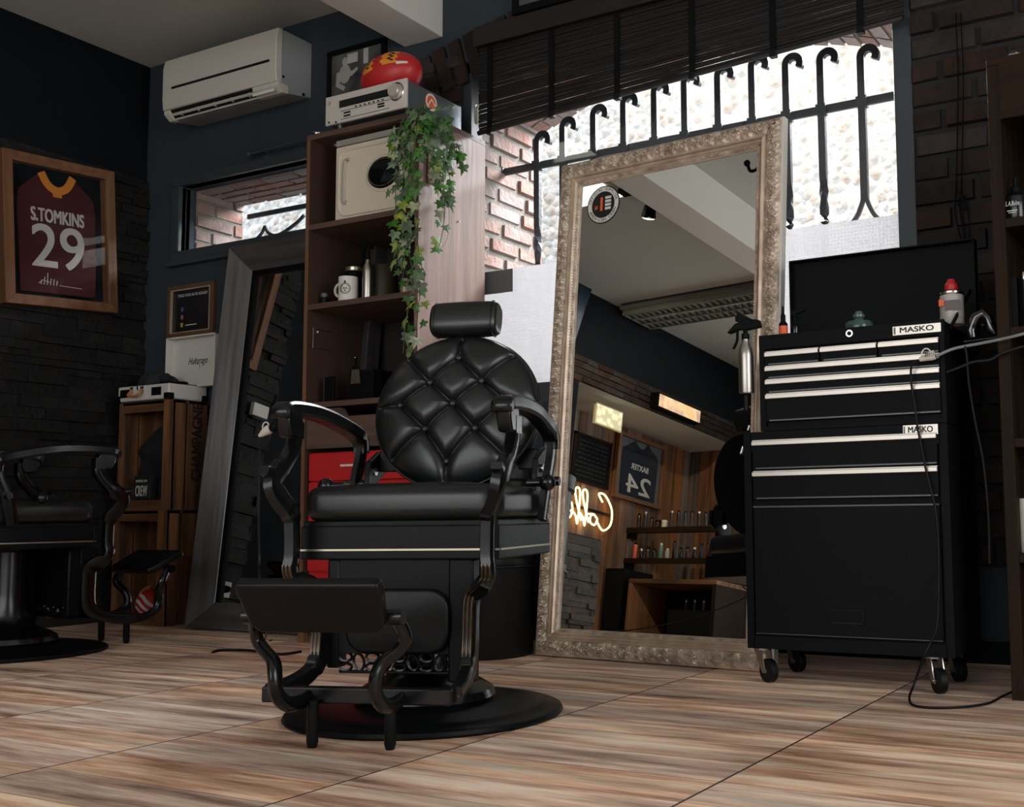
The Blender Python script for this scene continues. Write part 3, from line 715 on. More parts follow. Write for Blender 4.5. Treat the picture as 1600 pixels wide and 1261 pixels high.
    for x, y in bt:
        p = C0+Vector((x, 0, 0))+ez_*y+nn*(hgt(x, y)+.011); mb = MB(); mb.ball(p, .0105, .0105, .008, 14, 8, nn.to_track_quat('Z', 'Y').to_matrix()); mb.build('button', 'leather', back)
    # headrest
    hc = C0+ez_*.264+nn*.012+Vector((.006, 0, 0))
    mb = MB(); prof = []
    for k in range(20):
        a = 2*pi*k/20; prof.append((.042*(abs(cos(a))**.7)*(1 if cos(a) > 0 else -.8), .050*(abs(sin(a))**.7)*(1 if sin(a) > 0 else -1)))
    rings = []
    for x, f in ((-.097, .35), (-.096, .8), (-.091, .95), (-.06, 1), (0, 1.01), (.06, 1), (.091, .95), (.096, .8), (.097, .35)):
        rings.append([mb.bm.verts.new(hc+Vector((x, 0, 0))+nn*(p*f)+ez_*(q*f)) for p, q in prof])
    for A, B in zip(rings, rings[1:]):
        for k in range(20): mb.face([A[k], A[(k+1) % 20], B[(k+1) % 20], B[k]])
    mb.face(rings[0][::-1]); mb.face(rings[-1]); hd = mb.build('headrest', 'leather', t, sub=1)
    for x in (-.082, .082): mb = MB(); mb.tube([hc+Vector((x, 0, 0))+nn*(p*.985)+ez_*(q*.985) for p, q in prof+prof[:1]], .0016, 6, False); mb.build('seam', 'leather', hd)
    mb = MB(); mb.tube([hc-ez_*.03-nn*.02, C0+ez_*.12-nn*.07], .012, 10); mb.build('headrest_post', 'chrome', t)
    # arms
    for sg in (-1, 1):
        X = sg*.271
        top = smooth_path([(X, -.232, .716), (X, -.232, .732), (X+sg*.002, -.20, .742), (X+sg*.004, -.10, .745), (X+sg*.004, .0, .738), (X, .09, .722), (X-sg*.002, .16, .705), (X-sg*.003, .19, .685), (X-sg*.003, .195, .655)], 5)
        n = len(top); wd = [.050]*8+[.046]*(n-8-12)+[.046-.0008*k for k in range(12)]
        th = [.012+.02*min(1, i/6) if i < 10 else .034 for i in range(n)]
        mb = MB(); mb.strip(top, wd, th, (1, 0, 0)); arm = mb.build('armrest', 'blackmetal', t, smooth=True)
        mb = MB(); mb.prism([(-.232, .735), (-.165, .74), (-.155, .70), (-.165, .672), (-.212, .672), (-.226, .70)], 'x', X-.018, X+.018); mb.build('arm_block', 'blackmetal', arm, bevel=.006)
        mb = MB(); mb.strip(smooth_path([(X-sg*.003, .195, .665), (X-sg*.003, .185, .63), (X-sg*.004, .165, .59), (X-sg*.006, .15, .55), (X-sg*.012, .13, .47)], 5), .02, .042, (1, 0, 0))
        mb.cyl((X-sg*.03, .16, .57), (X+sg*.028, .16, .57), .012)
        mb.build('arm_post', 'blackmetal', t)
        # reclining bracket to the back
        mb = MB()
        z0 = .585
        mb.prism([(.15, z0+.005), (.16, z0+.045), (.225, z0+.075), (.262, z0+.08), (.265, z0+.02), (.235, z0+.005), (.20, z0-.02), (.16, z0-.07), (.14, z0-.06)], 'x', sg*.225, sg*.240)
        mb.box(min(sg*.225, sg*.17), max(sg*.225, sg*.17), .215, .25, z0+.02, z0+.075)
        br_ = mb.build('recline_bracket', 'satin', t, smooth=False, bevel=.003)
        MB().cyl((sg*.222, .19, z0+.02), (sg*.248, .19, z0+.02), .011).build('bolt', 'chrome', br_)
        mb = MB(); mb.cyl((sg*.245, .05, .563), (sg*.285, .05, .563), .010); mb.ball((sg*.297, .05, .563), .021, .021, .021, 16, 10)
        mb.build('recline_knob', 'blackmetal', t)
    # foot bar and legs
    fb = MB().box(-.214, .214, -.398, -.368, .088, .122).build('foot_bar', 'blackmetal', t, smooth=False, bevel=.004)
    for sg in (-1, 1):
        mb = MB(); mb.tube([(sg*.087, -.41, .098), (sg*.087, -.411, .012), (sg*.087, -.411, .0)], [.0125, .0125, .009], 14); mb.build('leg', 'satin', t)
        mb = MB(); pts = smooth_path([(sg*.104, -.378, .106), (sg*.105, -.43, .097), (sg*.106, -.485, .102), (sg*.107, -.525, .128), (sg*.108, -.532, .162), (sg*.118, -.522, .192), (sg*.145, -.512, .214), (sg*.160, -.512, .234), (sg*.160, -.522, .258), (sg*.154, -.54, .282)], 5)
        mb.tube(pts, [.015+.003*sin(pi*i/(len(pts)-1)) for i in range(len(pts))], 12, True, .75); mb.cyl((sg*.135, -.545, .285), (sg*.17, -.545, .285), .016)
        mb.build('footrest_arm', 'blackmetal', t)
    # footrest pad
    mb = MB()
    w0, w1_, h_, th_ = .150, .138, .118, .028
    pts = [(-w0, h_), (w0, h_), (w0+.002, h_-.02), (w1_+.004, .02), (w1_-.014, 0), (-w1_+.014, 0), (-w1_-.004, .02), (-w0-.002, h_-.02)]
    mb.prism([(a, b) for a, b in pts], 'y', 0, th_)
    fp = mb.build('footrest_pad', 'leather_shade', t, smooth=True, bevel=.008, seg=4)
    if flat_pad: fp.location = (0, -.47, .285); fp.rotation_euler = (radians(62), 0, 0)
    else: fp.location = (0, -.565, .252); fp.rotation_euler = (radians(31), 0, 0)
    mb = MB(); mb.box(-w0+.015, w0-.015, th_-.001, th_+.004, .012, h_-.012); mb.build('pad_backing', 'rubber', fp, smooth=False)
    return t
ch1 = make_barber_chair('barber_chair', 'black leather barber chair with round buttoned back, facing the viewer in mid floor', 'barber chairs')
ch1.location = (-1.805, 2.17, 0); ch1.rotation_euler = (0, 0, radians(18))
def copy_tree(o, parent=None):
    c = o.copy(); COL.objects.link(c); c.parent = parent
    for k in list(o.children): copy_tree(k, c)
    return c
ch2 = copy_tree(ch1)
ch2['label'] = 'black barber chair turned away at the left edge, its footrest beside the wooden crates'
ch2.location = (-4.03, 2.49, 0); ch2.rotation_euler = (0, 0, radians(175))
for k in ch2.children:
    if k.name.startswith('footrest_pad'): k.location = (0, -.475, .262); k.rotation_euler = (radians(62), 0, 0); k.scale = (1, 1, 1.35)

# ------------------------------------------------------------------ tall gilt mirror
t_, a_ = radians(5.24), radians(-4.5)
mn = Vector((sin(a_)*cos(t_), -cos(a_)*cos(t_), sin(t_))); mx_ = Vector((cos(a_), sin(a_), 0)); mz_ = mx_.cross(-mn)
mo_ = Vector((-1.735, 3.181, 0.004))
MM = frame_mtx(mx_, -mn, mz_, mo_)      # local x right, local y into the wall, local z up along the mirror
gm = thing('floor_mirror', 'tall ornate champagne gold framed mirror leaning in front of the window', 'mirror', mtx=MM)
def ornate_side(L_, name, place, seed):
    """frame rail: length along local s, mitred; profile across q (0 outer .. .095 inner)"""
    Wf = .093; rnd = random.Random(seed); mb = MB()
    ns = int(L_/.0029); qs = [0, 0, .003, .006]+[.006+.046*k/15 for k in range(1, 16)]+[.055, .057, .064, .066, .072, .074, .077, .0795, .082, .085, .088, .091, .093, .093]
    ph = [rnd.random()*6 for _ in range(6)]
    def h(s_, q):
        if q < .0055: return .024+q*1.2
        if q <= .0525:
            c = (q-.006)/.046; env = sin(pi*min(1, max(0, c)))
            per = .050; u = (s_ % per)/per; k_ = floor(s_/per)
            fl = 1 if k_ % 2 else -1
            side = fl; dx = (u-.5)*per; dy = (c-.5)*.046-side*.003; rr = hypot(dx, dy); an = atan2(dy*side, dx)
            g = (rr/.0085-an/(2*pi)) % 1; sp = exp(-((g-.5)/.24)**2)*min(1, max(0, (.0225-rr)/.004))
            lf = max(0, cos(an*6+ph[0]))**.6*exp(-((rr-.0235)/.006)**2)
            r = min(1.15, sp+.95*lf+.8*exp(-(rr/.0035)**2))
            return .029+.005*env+.0105*r*env**.5
        if q < .058: return .034
        if q < .0655: return .040
        if q < .073: return .029
        if q < .0745: return .034
        if q < .078: return .030
        if q < .0905:
            return .020+.006*max(0, sin(s_*2*pi/.011+q*900))*max(0, sin(pi*(q-.078)/.0125))+.006*(.0905-q)/.0125
        return .017
    rows = []
    for i in range(ns+1):
        row = []
        for k, q in enumerate(qs):
            s0_ = q; s1_ = L_-q; s_ = s0_+(s1_-s0_)*i/ns
            hh = 0.0 if k in (0,) else h(s_, q)
            if k == len(qs)-1: hh = 0
            row.append(mb.bm.verts.new(place(s_, q, hh)))
        rows.append(row)
    for A, B in zip(rows, rows[1:]):
        for k in range(len(qs)-1):
            mb.m('gold' if qs[k] < .054 or .077 < qs[k] < .091 else 'gold_s'); mb.face([A[k], A[k+1], B[k+1], B[k]])
    return mb.build(name, None, gm)
MW, MH = .906, 1.776
ornate_side(MW, 'frame_rail', lambda s_, q, h: Vector((-MW/2+s_, -h+.012, q)), 1)
ornate_side(MW, 'frame_rail', lambda s_, q, h: Vector((MW/2-s_, -h+.012, MH-q)), 2)
ornate_side(MH, 'frame_stile', lambda s_, q, h: Vector((-MW/2+q, -h+.012, MH-s_)), 3)
ornate_side(MH, 'frame_stile', lambda s_, q, h: Vector((MW/2-q, -h+.012, s_)), 4)
MB().box(-MW/2+.085, MW/2-.085, -.001, .004, .085, MH-.085).build('mirror_glass', 'mirror', gm, smooth=False)
MB().box(-MW/2+.003, MW/2-.003, .005, .016, .003, MH-.003).build('backing_board', 'dark', gm, smooth=False)
MB().box(MW/2, MW/2+.008, -.012, .016, 0, MH).build('side_trim', 'white', gm, smooth=False)
# round sticker on the glass
def on_mirror(x, y):
    d = fw + rt*((x-CX)/F) - up*((y-CY)/F); p = CAM+d*((mo_-CAM).dot(mn)/d.dot(mn)); q = MM.inverted() @ p; return q
sc_ = on_mirror(943, 320); sr = abs(on_mirror(968, 320).x-on_mirror(918, 320).x)/2
st = thing('round_sticker', 'round black and white award sticker on the top left of the gold mirror', 'sticker', mtx=MM @ Matrix.Translation(Vector((sc_.x, -.0015, sc_.z))))
MB().lathe([(0, 0), (sr, 0), (sr, -.0006), (0, -.0006)], (0, 0, 0), 48, 'y').build('border', 'text_k', st, smooth=False)
MB().lathe([(sr*.94, -.0007), (sr*.94, -.001), (sr*.70, -.001), (sr*.70, -.0007)], (0, 0, 0), 48, 'y', False).build('white_ring', 'text_w', st, smooth=False)
def arc_text(s, R_, h, a0, a1, mt, parent, flip=False):
    mb_objs = []
    for i, c in enumerate(s):
        if c == ' ': continue
        a = a0+(a1-a0)*i/(len(s)-1); ar = radians(a)
        rot = Matrix.Rotation(-(ar-pi/2) if not flip else -(ar+pi/2), 4, 'Y')
        m = Matrix.Translation(Vector((R_*cos(ar), -.0014, R_*sin(ar)))) @ rot @ frame_mtx(Vector((1, 0, 0)), Vector((0, 0, 1)), Vector((0, -1, 0)), (0, 0, 0))
        mb_objs.append(text('letter', c, h, mt, None, m, .0002))
    if not mb_objs: return
    bpy.context.view_layer.update()
    bm = bmesh.new()
    for o in mb_objs:
        me = o.data; me.transform(o.matrix_local); bm.from_mesh(me); bpy.data.objects.remove(o)
    me = bpy.data.meshes.new('ring_lettering'); bm.to_mesh(me); bm.free(); me.materials.append(M[mt]); o = bpy.data.objects.new('ring_lettering', me); COL.objects.link(o); o.parent = parent
arc_text('AMERICAN CREW', sr*.82, sr*.17, 205, 335, 'text_k', st, True)
arc_text('OFFICIAL SUPPLIER', sr*.82, sr*.15, 165, 15, 'text_k', st)
text('numeral', '1', sr*.7, 'orange', st, frame_mtx(Vector((1, 0, 0)), Vector((0, 0, 1)), Vector((0, -1, 0)), (-sr*.10, -.001, 0)), .0002, thick=.002)
text('number_sign', '#', sr*.25, 'orange', st, frame_mtx(Vector((1, 0, 0)), Vector((0, 0, 1)), Vector((0, -1, 0)), (-sr*.42, -.001, -sr*.1)), .0002)
mb = MB()
for i in range(4): mb.box(sr*.12, sr*.48, -.0012, -.0006, sr*(.28-.19*i), sr*(.41-.19*i))
mb.build('small_print', 'text_w', st, smooth=False)

# ------------------------------------------------------------------ dark framed mirror behind the crates
tt = radians(6.2); ln = Vector((0, -cos(tt), sin(tt))); lz = Vector((0, sin(tt), cos(tt)))
pb = P(300, 980, 'y', 3.43); LMX0 = pb.x+.045; LO = Vector((LMX0, 3.43, 0.0))
LM = frame_mtx(Vector((1, 0, 0)), -ln, lz, LO)
lm = thing('floor_mirror', 'dark brown wide framed mirror leaning against the wall between crates and bookcase', 'mirror', mtx=LM)
LW, LH, LF = .92, 1.755, .114
mb = MB()
def rail(a, b, c, d): mb.hexa([Vector((a[0], 0, a[1])), Vector((b[0], 0, b[1])), Vector((c[0], -.018, c[1])), Vector((d[0], -.018, d[1])), Vector((a[0], -.080, a[1])), Vector((b[0], -.080, b[1])), Vector((c[0], -.026, c[1])), Vector((d[0], -.026, d[1]))])
for nm, q, mtl in (('frame_rail', ((0, 0), (LW, 0), (LW-LF, LF), (LF, LF)), 'espresso_h'), ('frame_rail', ((0, LH), (LW, LH), (LW-LF, LH-LF), (LF, LH-LF)), 'espresso_h'), ('frame_stile', ((0, 0), (0, LH), (LF, LH-LF), (LF, LF)), 'espresso'), ('frame_stile', ((LW, 0), (LW, LH), (LW-LF, LH-LF), (LW-LF, LF)), 'espresso')):
    mb = MB(); rail(*q); mb.build(nm, mtl, lm, smooth=False, bevel=.003)
MB().box(LF-.01, LW-.01, -.012, -.006, LF-.01, LH-LF+.01).build('mirror_glass', 'mirror', lm, smooth=False)
mb = MB()
for a in ((LF-.002, LF+.022, LF, LH-LF), (LF, LW-LF, LH-LF-.022, LH-LF)): mb.box(a[0], a[1], -.024, -.006, a[2], a[3])
mb.build('inner_lip', 'mat_black', lm, smooth=False)

# ------------------------------------------------------------------ bookcase
BY = 3.19; BX0 = P(480, 215, 'y', BY).x; BX1 = P(655.5, 172, 'y', BY).x; BZ = P(655, 172, 'y', BY).z; BD = WY-.015
bk = thing('bookcase', 'dark walnut open bookcase with ivy trailing down its corner', 'bookcase', (BX0, BY, 0))
bw = BX1-BX0; bd = BD-BY; th = .018
def bz(x, y): return P(x, y, 'y', BY).z
s1, s2, s3 = bz(481, 360), bz(484, 484), bz(480, 638)
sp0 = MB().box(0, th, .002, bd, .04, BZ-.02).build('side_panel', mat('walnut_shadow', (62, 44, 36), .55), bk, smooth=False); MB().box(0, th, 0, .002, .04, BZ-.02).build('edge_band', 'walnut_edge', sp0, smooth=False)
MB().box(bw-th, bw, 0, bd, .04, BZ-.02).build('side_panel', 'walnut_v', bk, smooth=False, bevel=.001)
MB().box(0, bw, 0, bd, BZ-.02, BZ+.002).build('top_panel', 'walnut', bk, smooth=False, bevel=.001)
MB().box(th, bw-th, bd-.01, bd, .04, BZ-.02).build('back_panel', mat('bookcase_back', (34, 25, 22), .7), bk, smooth=False)
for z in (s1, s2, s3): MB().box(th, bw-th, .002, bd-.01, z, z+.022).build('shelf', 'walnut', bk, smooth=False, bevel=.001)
MB().box(th, bw-th, .0, bd-.01, .04, .06).build('shelf', 'walnut', bk, smooth=False)
# drawer front with a cut out grip
z1, z0 = s3-.006, bz(560, 700)+.006
xa, xb, xm = P(533, 650, 'y', BY).x-BX0, P(590, 650, 'y', BY).x-BX0, .03
fr_ = MB().prism([(th+.002, z0), (bw-th-.002, z0), (bw-th-.002, z1), (xb+.03, z1), (xb+.015, z1-.035), (xa+.02, z1-.035), (xa, z1-.005), (xa-.01, z1), (th+.002, z1)], 'y', .006, .022).build('drawer_front', 'walnut', bk, smooth=False)
for x in (.0, bw-.03):
    for y in (.0, bd-.04): MB().box(x, x+.03, y, y+.03, 0, .04).build('foot', 'walnut_edge', bk, smooth=False)
pn = P(716, 346, 'x', BX1); mb = MB(); mb.cyl(pn-Vector((BX1-bw, BY, 0)), pn-Vector((BX1-bw-.008, BY, 0)), .004); mb.build('shelf_pin', 'white', bk)
# things on the bookcase
RY0 = BY-.03
def rp(x, y): return P(x, y, 'y', RY0)
ra_, rb_, rc_ = rp(509, 153), rp(635, 121), rp(509, 200)
rw = rb_.x-ra_.x; rh = ra_.z-BZ-.014
rc = thing('stereo_receiver', 'silver stereo receiver with big volume knob on top of the bookcase', 'stereo receiver', (ra_.x, RY0, BZ+.002))
rd = .34
MB().box(0.002, rw-.002, .012, rd, .012, rh+.008).build('casing', mat('grey_receiver_case', (108, 114, 120), .4, .6), rc, smooth=False, bevel=.003)
fc = MB().box(0, rw, 0, .012, .008, rh+.012).build('front_panel', mat('silver_face', (206, 200, 192), .4, .25), rc, smooth=False, bevel=.002)
mb = MB(); mb.box(rw*.18, rw*.79, -.002, .002, rh*.60, rh*.86); mb.build('display', 'dark', fc, smooth=False)
mb = MB(); mb.lathe([(0, -.022), (.024, -.022), (.027, -.018), (.028, 0), (0, 0)], (rw*.88, 0, rh*.70), 28, 'y'); mb.build('volume_knob', 'alu', rc)
mb = MB(); mb.lathe([(.03, -.0005), (.036, -.003), (.038, 0)], (rw*.88, 0, rh*.70), 28, 'y', False); mb.build('knob_ring', 'chrome', rc)
mb = MB()
for i in range(7): mb.box(rw*(.38+.055*i), rw*(.40+.055*i), -.003, 0, rh*.50, rh*.54)
mb.box(rw*.2, rw*.8, -.0012, 0, rh*.165, rh*.18); mb.box(rw*.2, rw*.8, -.0012, 0, rh*.46, rh*.475)
for (x, z) in ((.24, .35), (.24, .24), (.66, .36), (.66, .27)): mb.box(rw*x, rw*(x+.08), -.003, 0, rh*z, rh*(z+.05))
for (x, z) in ((.05, .16), (.14, .12)): mb.cyl((rw*x, 0, rh*z), (rw*x, -.002, rh*z), .004)
mb.build('buttons', 'rubber', fc, smooth=False)
mb = MB(); mb.cyl((rw*.06, 0, rh*.86), (rw*.06, -.004, rh*.86), .008); mb.build('power_button', 'alu', fc)
for x in (.03, rw-.03):
    for y in (.05, rd-.03): MB().cyl((x, y, 0), (x, y, .012), .014).build('foot', 'chrome', rc)
c_ = P(497, 199, 'y', BY+.02)
tag(MB().lathe([(0, 0), (.022, 0), (.024, .006), (.02, .011), (0, .012)], (c_.x, BY+.02, BZ+.002), 24).build('round_clip', 'chrome'), 'small silver round foot beside the receiver on the bookcase edge', 'clip')
# rugby balls
def rugby(name, label, c, R_, a, b, mats, grp):
    t = thing(name, label, 'rugby ball', c, group=grp)
    mb = MB(); mb.ball((0, 0, 0), a, b, b, 40, 24, R_); bl_ = mb.build('ball_skin', mats[0], t)
    def shell(u0, u1, v0, v1, k, nm, mt, wav=0):
        mb = MB(); n1, n2 = 14, 5; g_ = []
        for i in range(n1+1):
            row = []
            for j in range(n2+1):
                u = u0+(u1-u0)*i/n1; v = v0+(v1-v0)*j/n2+wav*sin(i*1.3)
                p = Vector((a*cos(v)*k, b*sin(v)*cos(u)*k, b*sin(v)*sin(u)*k)); row.append(mb.bm.verts.new(R_ @ p))
            g_.append(row)
        for i in range(n1):
            for j in range(n2): mb.face([g_[i][j], g_[i+1][j], g_[i+1][j+1], g_[i][j+1]])
        mb.build(nm, mt, bl_)
    return t, shell
bc = P(612, 108, 'y', BY+.10)
R1 = Matrix.Rotation(radians(-8), 3, 'Y')
rb1, sh = rugby('rugby_ball', 'red rugby ball with amber and white flashes on top of the receiver', (bc.x, BY+.10, BZ+rh+.012+.088), R1, .142, .092, ('red',), 'rugby balls')
sh(radians(118), radians(176), radians(52), radians(80), 1.008, 'amber_emblem', 'yellow', .05)
sh(radians(126), radians(178), radians(98), radians(124), 1.008, 'amber_emblem', 'yellow', .05)
sh(radians(128), radians(168), radians(60), radians(66), 1.014, 'emblem_line', 'text_k', .07)
sh(radians(134), radians(168), radians(108), radians(113), 1.014, 'emblem_line', 'text_k', .07)
sh(radians(96), radians(102), radians(40), radians(96), 1.008, 'white_flash', 'text_w', .0)
sh(radians(104), radians(122), radians(92), radians(97), 1.008, 'white_flash', 'text_w', .03)
sh(radians(172), radians(182), radians(30), radians(52), 1.008, 'white_flash', 'text_w', .0)
sh(radians(110), radians(128), radians(132), radians(138), 1.008, 'white_flash', 'text_w', .03)
sp1 = P(674, 160, 'x', ra_.x+rw); sr1 = .036
stk = MB().lathe([(0, 0), (sr1, 0), (sr1, .001), (0, .001)], (rw-.001, sp1.y-RY0, sp1.z-BZ-.002), 32, 'x').build('round_sticker', 'orange', rc, smooth=False)
mb = MB(); mb.lathe([(sr1*.72, .0012), (sr1*.95, .0012)], (rw-.001, sp1.y-RY0, sp1.z-BZ-.002), 32, 'x', False); mb.tube([(rw+.001, sp1.y-RY0-.02, sp1.z-BZ-.02), (rw+.001, sp1.y-RY0, sp1.z-BZ+.01), (rw+.001, sp1.y-RY0+.02, sp1.z-BZ-.01)], .003, 5); mb.build('sticker_mark', 'text_w', stk, smooth=False)
# steamer
tc0, tc1 = P(524, 348, 'y', BY+.03), P(624, 322, 'y', BY+.03)
tw = bw-2*th-(tc0.x-BX0-th)-.006; tz = s1+.023
thh = P(524, 232, 'y', BY+.03).z-tz
tm = thing('towel_steamer', 'cream towel warmer with oval dark window in the top bay of the bookcase', 'towel warmer', (tc0.x, BY+.03, tz))
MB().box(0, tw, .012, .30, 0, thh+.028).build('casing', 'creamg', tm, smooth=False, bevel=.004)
dr = MB().box(.0, tw, -.004, .014, .006, thh).build('door', 'cream', tm, smooth=False, bevel=.006, seg=3)
mb = MB()
def rr_ring(mb, cx_, cz_, hx, hz, r, w, y, n=6):
    pts = []
    for (sx, sz, a0) in ((1, 1, 0), (-1, 1, 90), (-1, -1, 180), (1, -1, 270)):
        for k in range(n+1):
            a = radians(a0+90*k/n); pts.append(Vector((cx_+sx*(hx-r)+r*cos(a), y, cz_+sz*(hz-r)+r*sin(a))))
    mb.tube(pts+pts[:1], w, 8, False)
rr_ring(mb, tw*.5, thh*.5, tw*.5-.022, thh*.5-.02, .04, .005, -.005); mb.build('door_bead', 'cream', dr)
mb = MB(); mb.ball((tw*.60, -.004, thh*.53), .098, .010, .076, 40, 12); mb.build('window_ring', 'cream', dr)
mb = MB(); mb.ball((tw*.60, -.010, thh*.53), .082, .006, .063, 40, 12); mb.build('window', mat('dark_glass', (12, 14, 15), .08), dr)
mb = MB(); mb.tube([(tw*.60+.072*cos(a), -.017, thh*.53+.054*sin(a)) for a in [2*pi*k/40 for k in range(41)]], .0012, 5, False); mb.build('window_line', 'steel', dr)
mb = MB(); mb.strip(smooth_path([(.075, -.003, thh*.80), (.052, -.005, thh*.77), (.048, -.005, thh*.5), (.048, -.005, thh*.27), (.062, -.003, thh*.23)], 5), .022, .01, (1, 0, 0)); mb.build('grip_recess', 'creamg', dr)
mb = MB(); mb.box(.0, tw, -.001, .012, thh+.004, thh+.028); mb.build('top_rail', mat('brushed_top', (168, 164, 156), .35, .4), tm, smooth=False)
mb = MB(); mb.cyl((-.001, .0, thh+.01), (-.001, -.012, thh+.01), .006); mb.cyl((tw*.82, .0, thh+.018), (tw*.82, -.012, thh+.018), .009); mb.build('hinge_screw', 'chrome', tm)
# mug
z2 = s2+.0225
mp_ = P(544, 470, 'y', BY+.045)
mg = thing('mug', 'white mug with a black round badge on the second shelf of the bookcase', 'mug', (mp_.x, BY+.045, z2))
hm = .098
MB().lathe([(0, .002), (.036, 0), (.0385, .003), (.0385, hm), (.0365, hm), (.0355, .008), (0, .006)], (0, 0, 0), 36).build('cup', 'white', mg)
mb = MB(); mb.tube([Vector((-.036, -.004, .025))+Vector((-.026*sin(a)*1.15, 0, .026-.028*cos(a))) for a in [pi*k/12 for k in range(13)]], .0055, 8); mb.build('handle', 'white', mg)
mb = MB(); R_ = .0388
def onmug(u, v, k=1): a = -pi/2+.42+u/R_; return (R_*k*cos(a), R_*k*sin(a), .048+v)
mb.tube([onmug(.021*cos(q), .021*sin(q)) for q in [2*pi*k/30 for k in range(31)]], .0013, 5, False)
mb.tube([onmug(.017*cos(q), .017*sin(q)) for q in [2*pi*k/30 for k in range(31)]], .0009, 5, False)
mb.tube([onmug(-.011, -.003), onmug(-.005, .002), onmug(0, -.001), onmug(.005, .002), onmug(.011, -.003)], [.0008, .0025, .0015, .0025, .0008], 6)
mb.tube([onmug(0, -.012), onmug(-.003, -.006), onmug(.003, -.006), onmug(0, -.012)], .0015, 5); mb.tube([onmug(-.012, .010), onmug(.012, .010)], .001, 5)
mb.tube([onmug(0, .021), onmug(0, .030)], .0035, 6)
mb.build('badge', 'text_k', mg)
def spray(name, label, p, hb, r, parent_rot=0, mt='steel', lefty=-1, trig='mat_black', cat='spray bottle', grp=None):
    t = thing(name, label, cat, p, parent_rot, grp)
    MB().lathe([(0, 0), (r*.96, 0), (r, .004), (r, hb*.72), (r*.93, hb*.82), (r*.62, hb*.92), (r*.45, hb), (r*.45, hb+.006), (0, hb+.006)], (0, 0, 0), 32).build('bottle', mt, t)
    z = hb+.004; s_ = lefty
    mb = MB(); mb.cyl((0, 0, z), (0, 0, z+.018), r*.52, seg=20); mb.cyl((0, 0, z+.018), (0, 0, z+.04), r*.3)
    mb.prism([(-s_*r*.95, z+.042), (s_*r*1.25, z+.055), (s_*r*1.3, z+.072), (s_*r*.2, z+.074), (-s_*r*.9, z+.06)], 'y', -.010, .010)
    hd = mb.build('spray_head', trig, t, bevel=.002)
    mb = MB(); mb.strip(smooth_path([(s_*r*.7, 0, z+.055), (s_*r*1.1, 0, z+.03), (s_*r*1.2, 0, z+.0), (s_*r*1.75, 0, z-.025)], 4), .012, .005, (0, 1, 0)); mb.build('trigger', trig, t)
    return t
sp_ = P(574, 466, 'y', BY+.05)
spray('spray_bottle', 'slim steel spray bottle with black trigger beside the white mug', (sp_.x, BY+.05, z2), .155, .0205)
def canister(name, label, cat, x, y, z, r, h, mt, capm=None, grp=None, ch=.02, rc_=1.0, seg=24):
    t = thing(name, label, cat, (x, y, z), group=grp)
    MB().lathe([(0, 0), (r*.95, 0), (r, .003), (r, h-.003), (r*.96, h), (0, h)], (0, 0, 0), seg).build('body', mt, t)
    if capm: MB().lathe([(0, h), (r*rc_, h), (r*rc_*1.02, h+.002), (r*rc_*1.02, h+ch-.003), (r*rc_*.94, h+ch), (0, h+ch)], (0, 0, 0), seg).build('lid', capm, t)
    return t
a = P(554, 430, 'y', BY+.17); canister('storage_jar', 'black jar with a brass lid behind the mug and spray bottle', 'jar', a.x, BY+.17, z2, .036, .155, 'mat_black', 'trim', ch=.018)
a = P(507, 460, 'y', BY+.06); canister('spice_jar', 'small dark glass jar with grey lid left of the white mug', 'jar', a.x, BY+.06, z2, .014, .036, 'rubber', mat('dull_lid', (92, 90, 84), .5), ch=.016)
a = P(600, 440, 'y', BY+.14); canister('storage_tin', 'dark olive tin at the right of the steel spray bottle', 'tin', a.x, BY+.14, z2, .055, .15, mat('olive_tin', (46, 40, 26), .5))
a = P(634, 452, 'y', BY+.03); canister('small_cup', 'pale metal cup behind the ivy at the end of the mug shelf', 'cup', min(a.x, BX1-.05), BY+.03, z2, .02, .055, mat('pale_cup', (150, 136, 122), .4, .4))
# lower bay
z3 = s3+.0225
def onz(x, y, yy): p = P(x, y, 'y', yy); return p
fbk = P(512, 606, 'y', BY+.05)
t = thing('picture_frame', 'small black upright frame in the bookcase bay with the steel comb', 'picture frame', (fbk.x, BY+.05, z3))
MB().box(-.02, .03, 0, .014, 0, .105).build('frame', 'mat_black', t, smooth=False, bevel=.002)
MB().box(-.0205, -.018, -.001, .015, .002, .103).build('frame_edge', 'steel', t, smooth=False)
ck = P(556, 580, 'y', BY+.09); t = thing('clipper_comb', 'steel toothed comb standing against a dark box in the bookcase', 'comb', (ck.x, BY+.085, ck.z-.045), 0)
mb = MB()
for i in range(10): mb.hexa([T(-.022+.005*i, 0, -.005), T(-.0192+.005*i, 0, -.005), T(-.0192+.005*i, .004, -.005), T(-.022+.005*i, .004, -.005), T(-.017+.0036*i, 0, .052), T(-.0146+.0036*i, 0, .052), T(-.0146+.0036*i, .004, .052), T(-.017+.0036*i, .004, .052)])
mb.build('teeth', 'trim', t, smooth=False)
mb = MB(); mb.prism([(-.019, .05), (.02, .05), (.016, .062), (.006, .068), (.006, .10), (-.003, .10), (-.004, .068), (-.014, .062)], 'y', 0, .006); mb.build('grip', 'mat_black', t, bevel=.001)
MB().ball((.004, -.004, .098), .004, seg=10, rg=6).build('hanging_ring', 'chrome', t)
t = thing('storage_box', 'black square box at the back of the comb bay in the bookcase', 'box', (ck.x-.04, BY+.10, z3))
MB().box(0, .12, 0, .12, 0, .115).build('box_body', 'mat_black', t, smooth=False, bevel=.002); MB().box(-.002, .122, -.002, .122, .115, .13).build('lid', 'rubber', t, smooth=False, bevel=.002)
mb = MB(); q = P(500, 527, 'x', BX0+th); 
hb = P(488, 513, 'y', BY+.03).z; hc2 = P(488, 543, 'y', BY+.03).z
lx = BX0+th
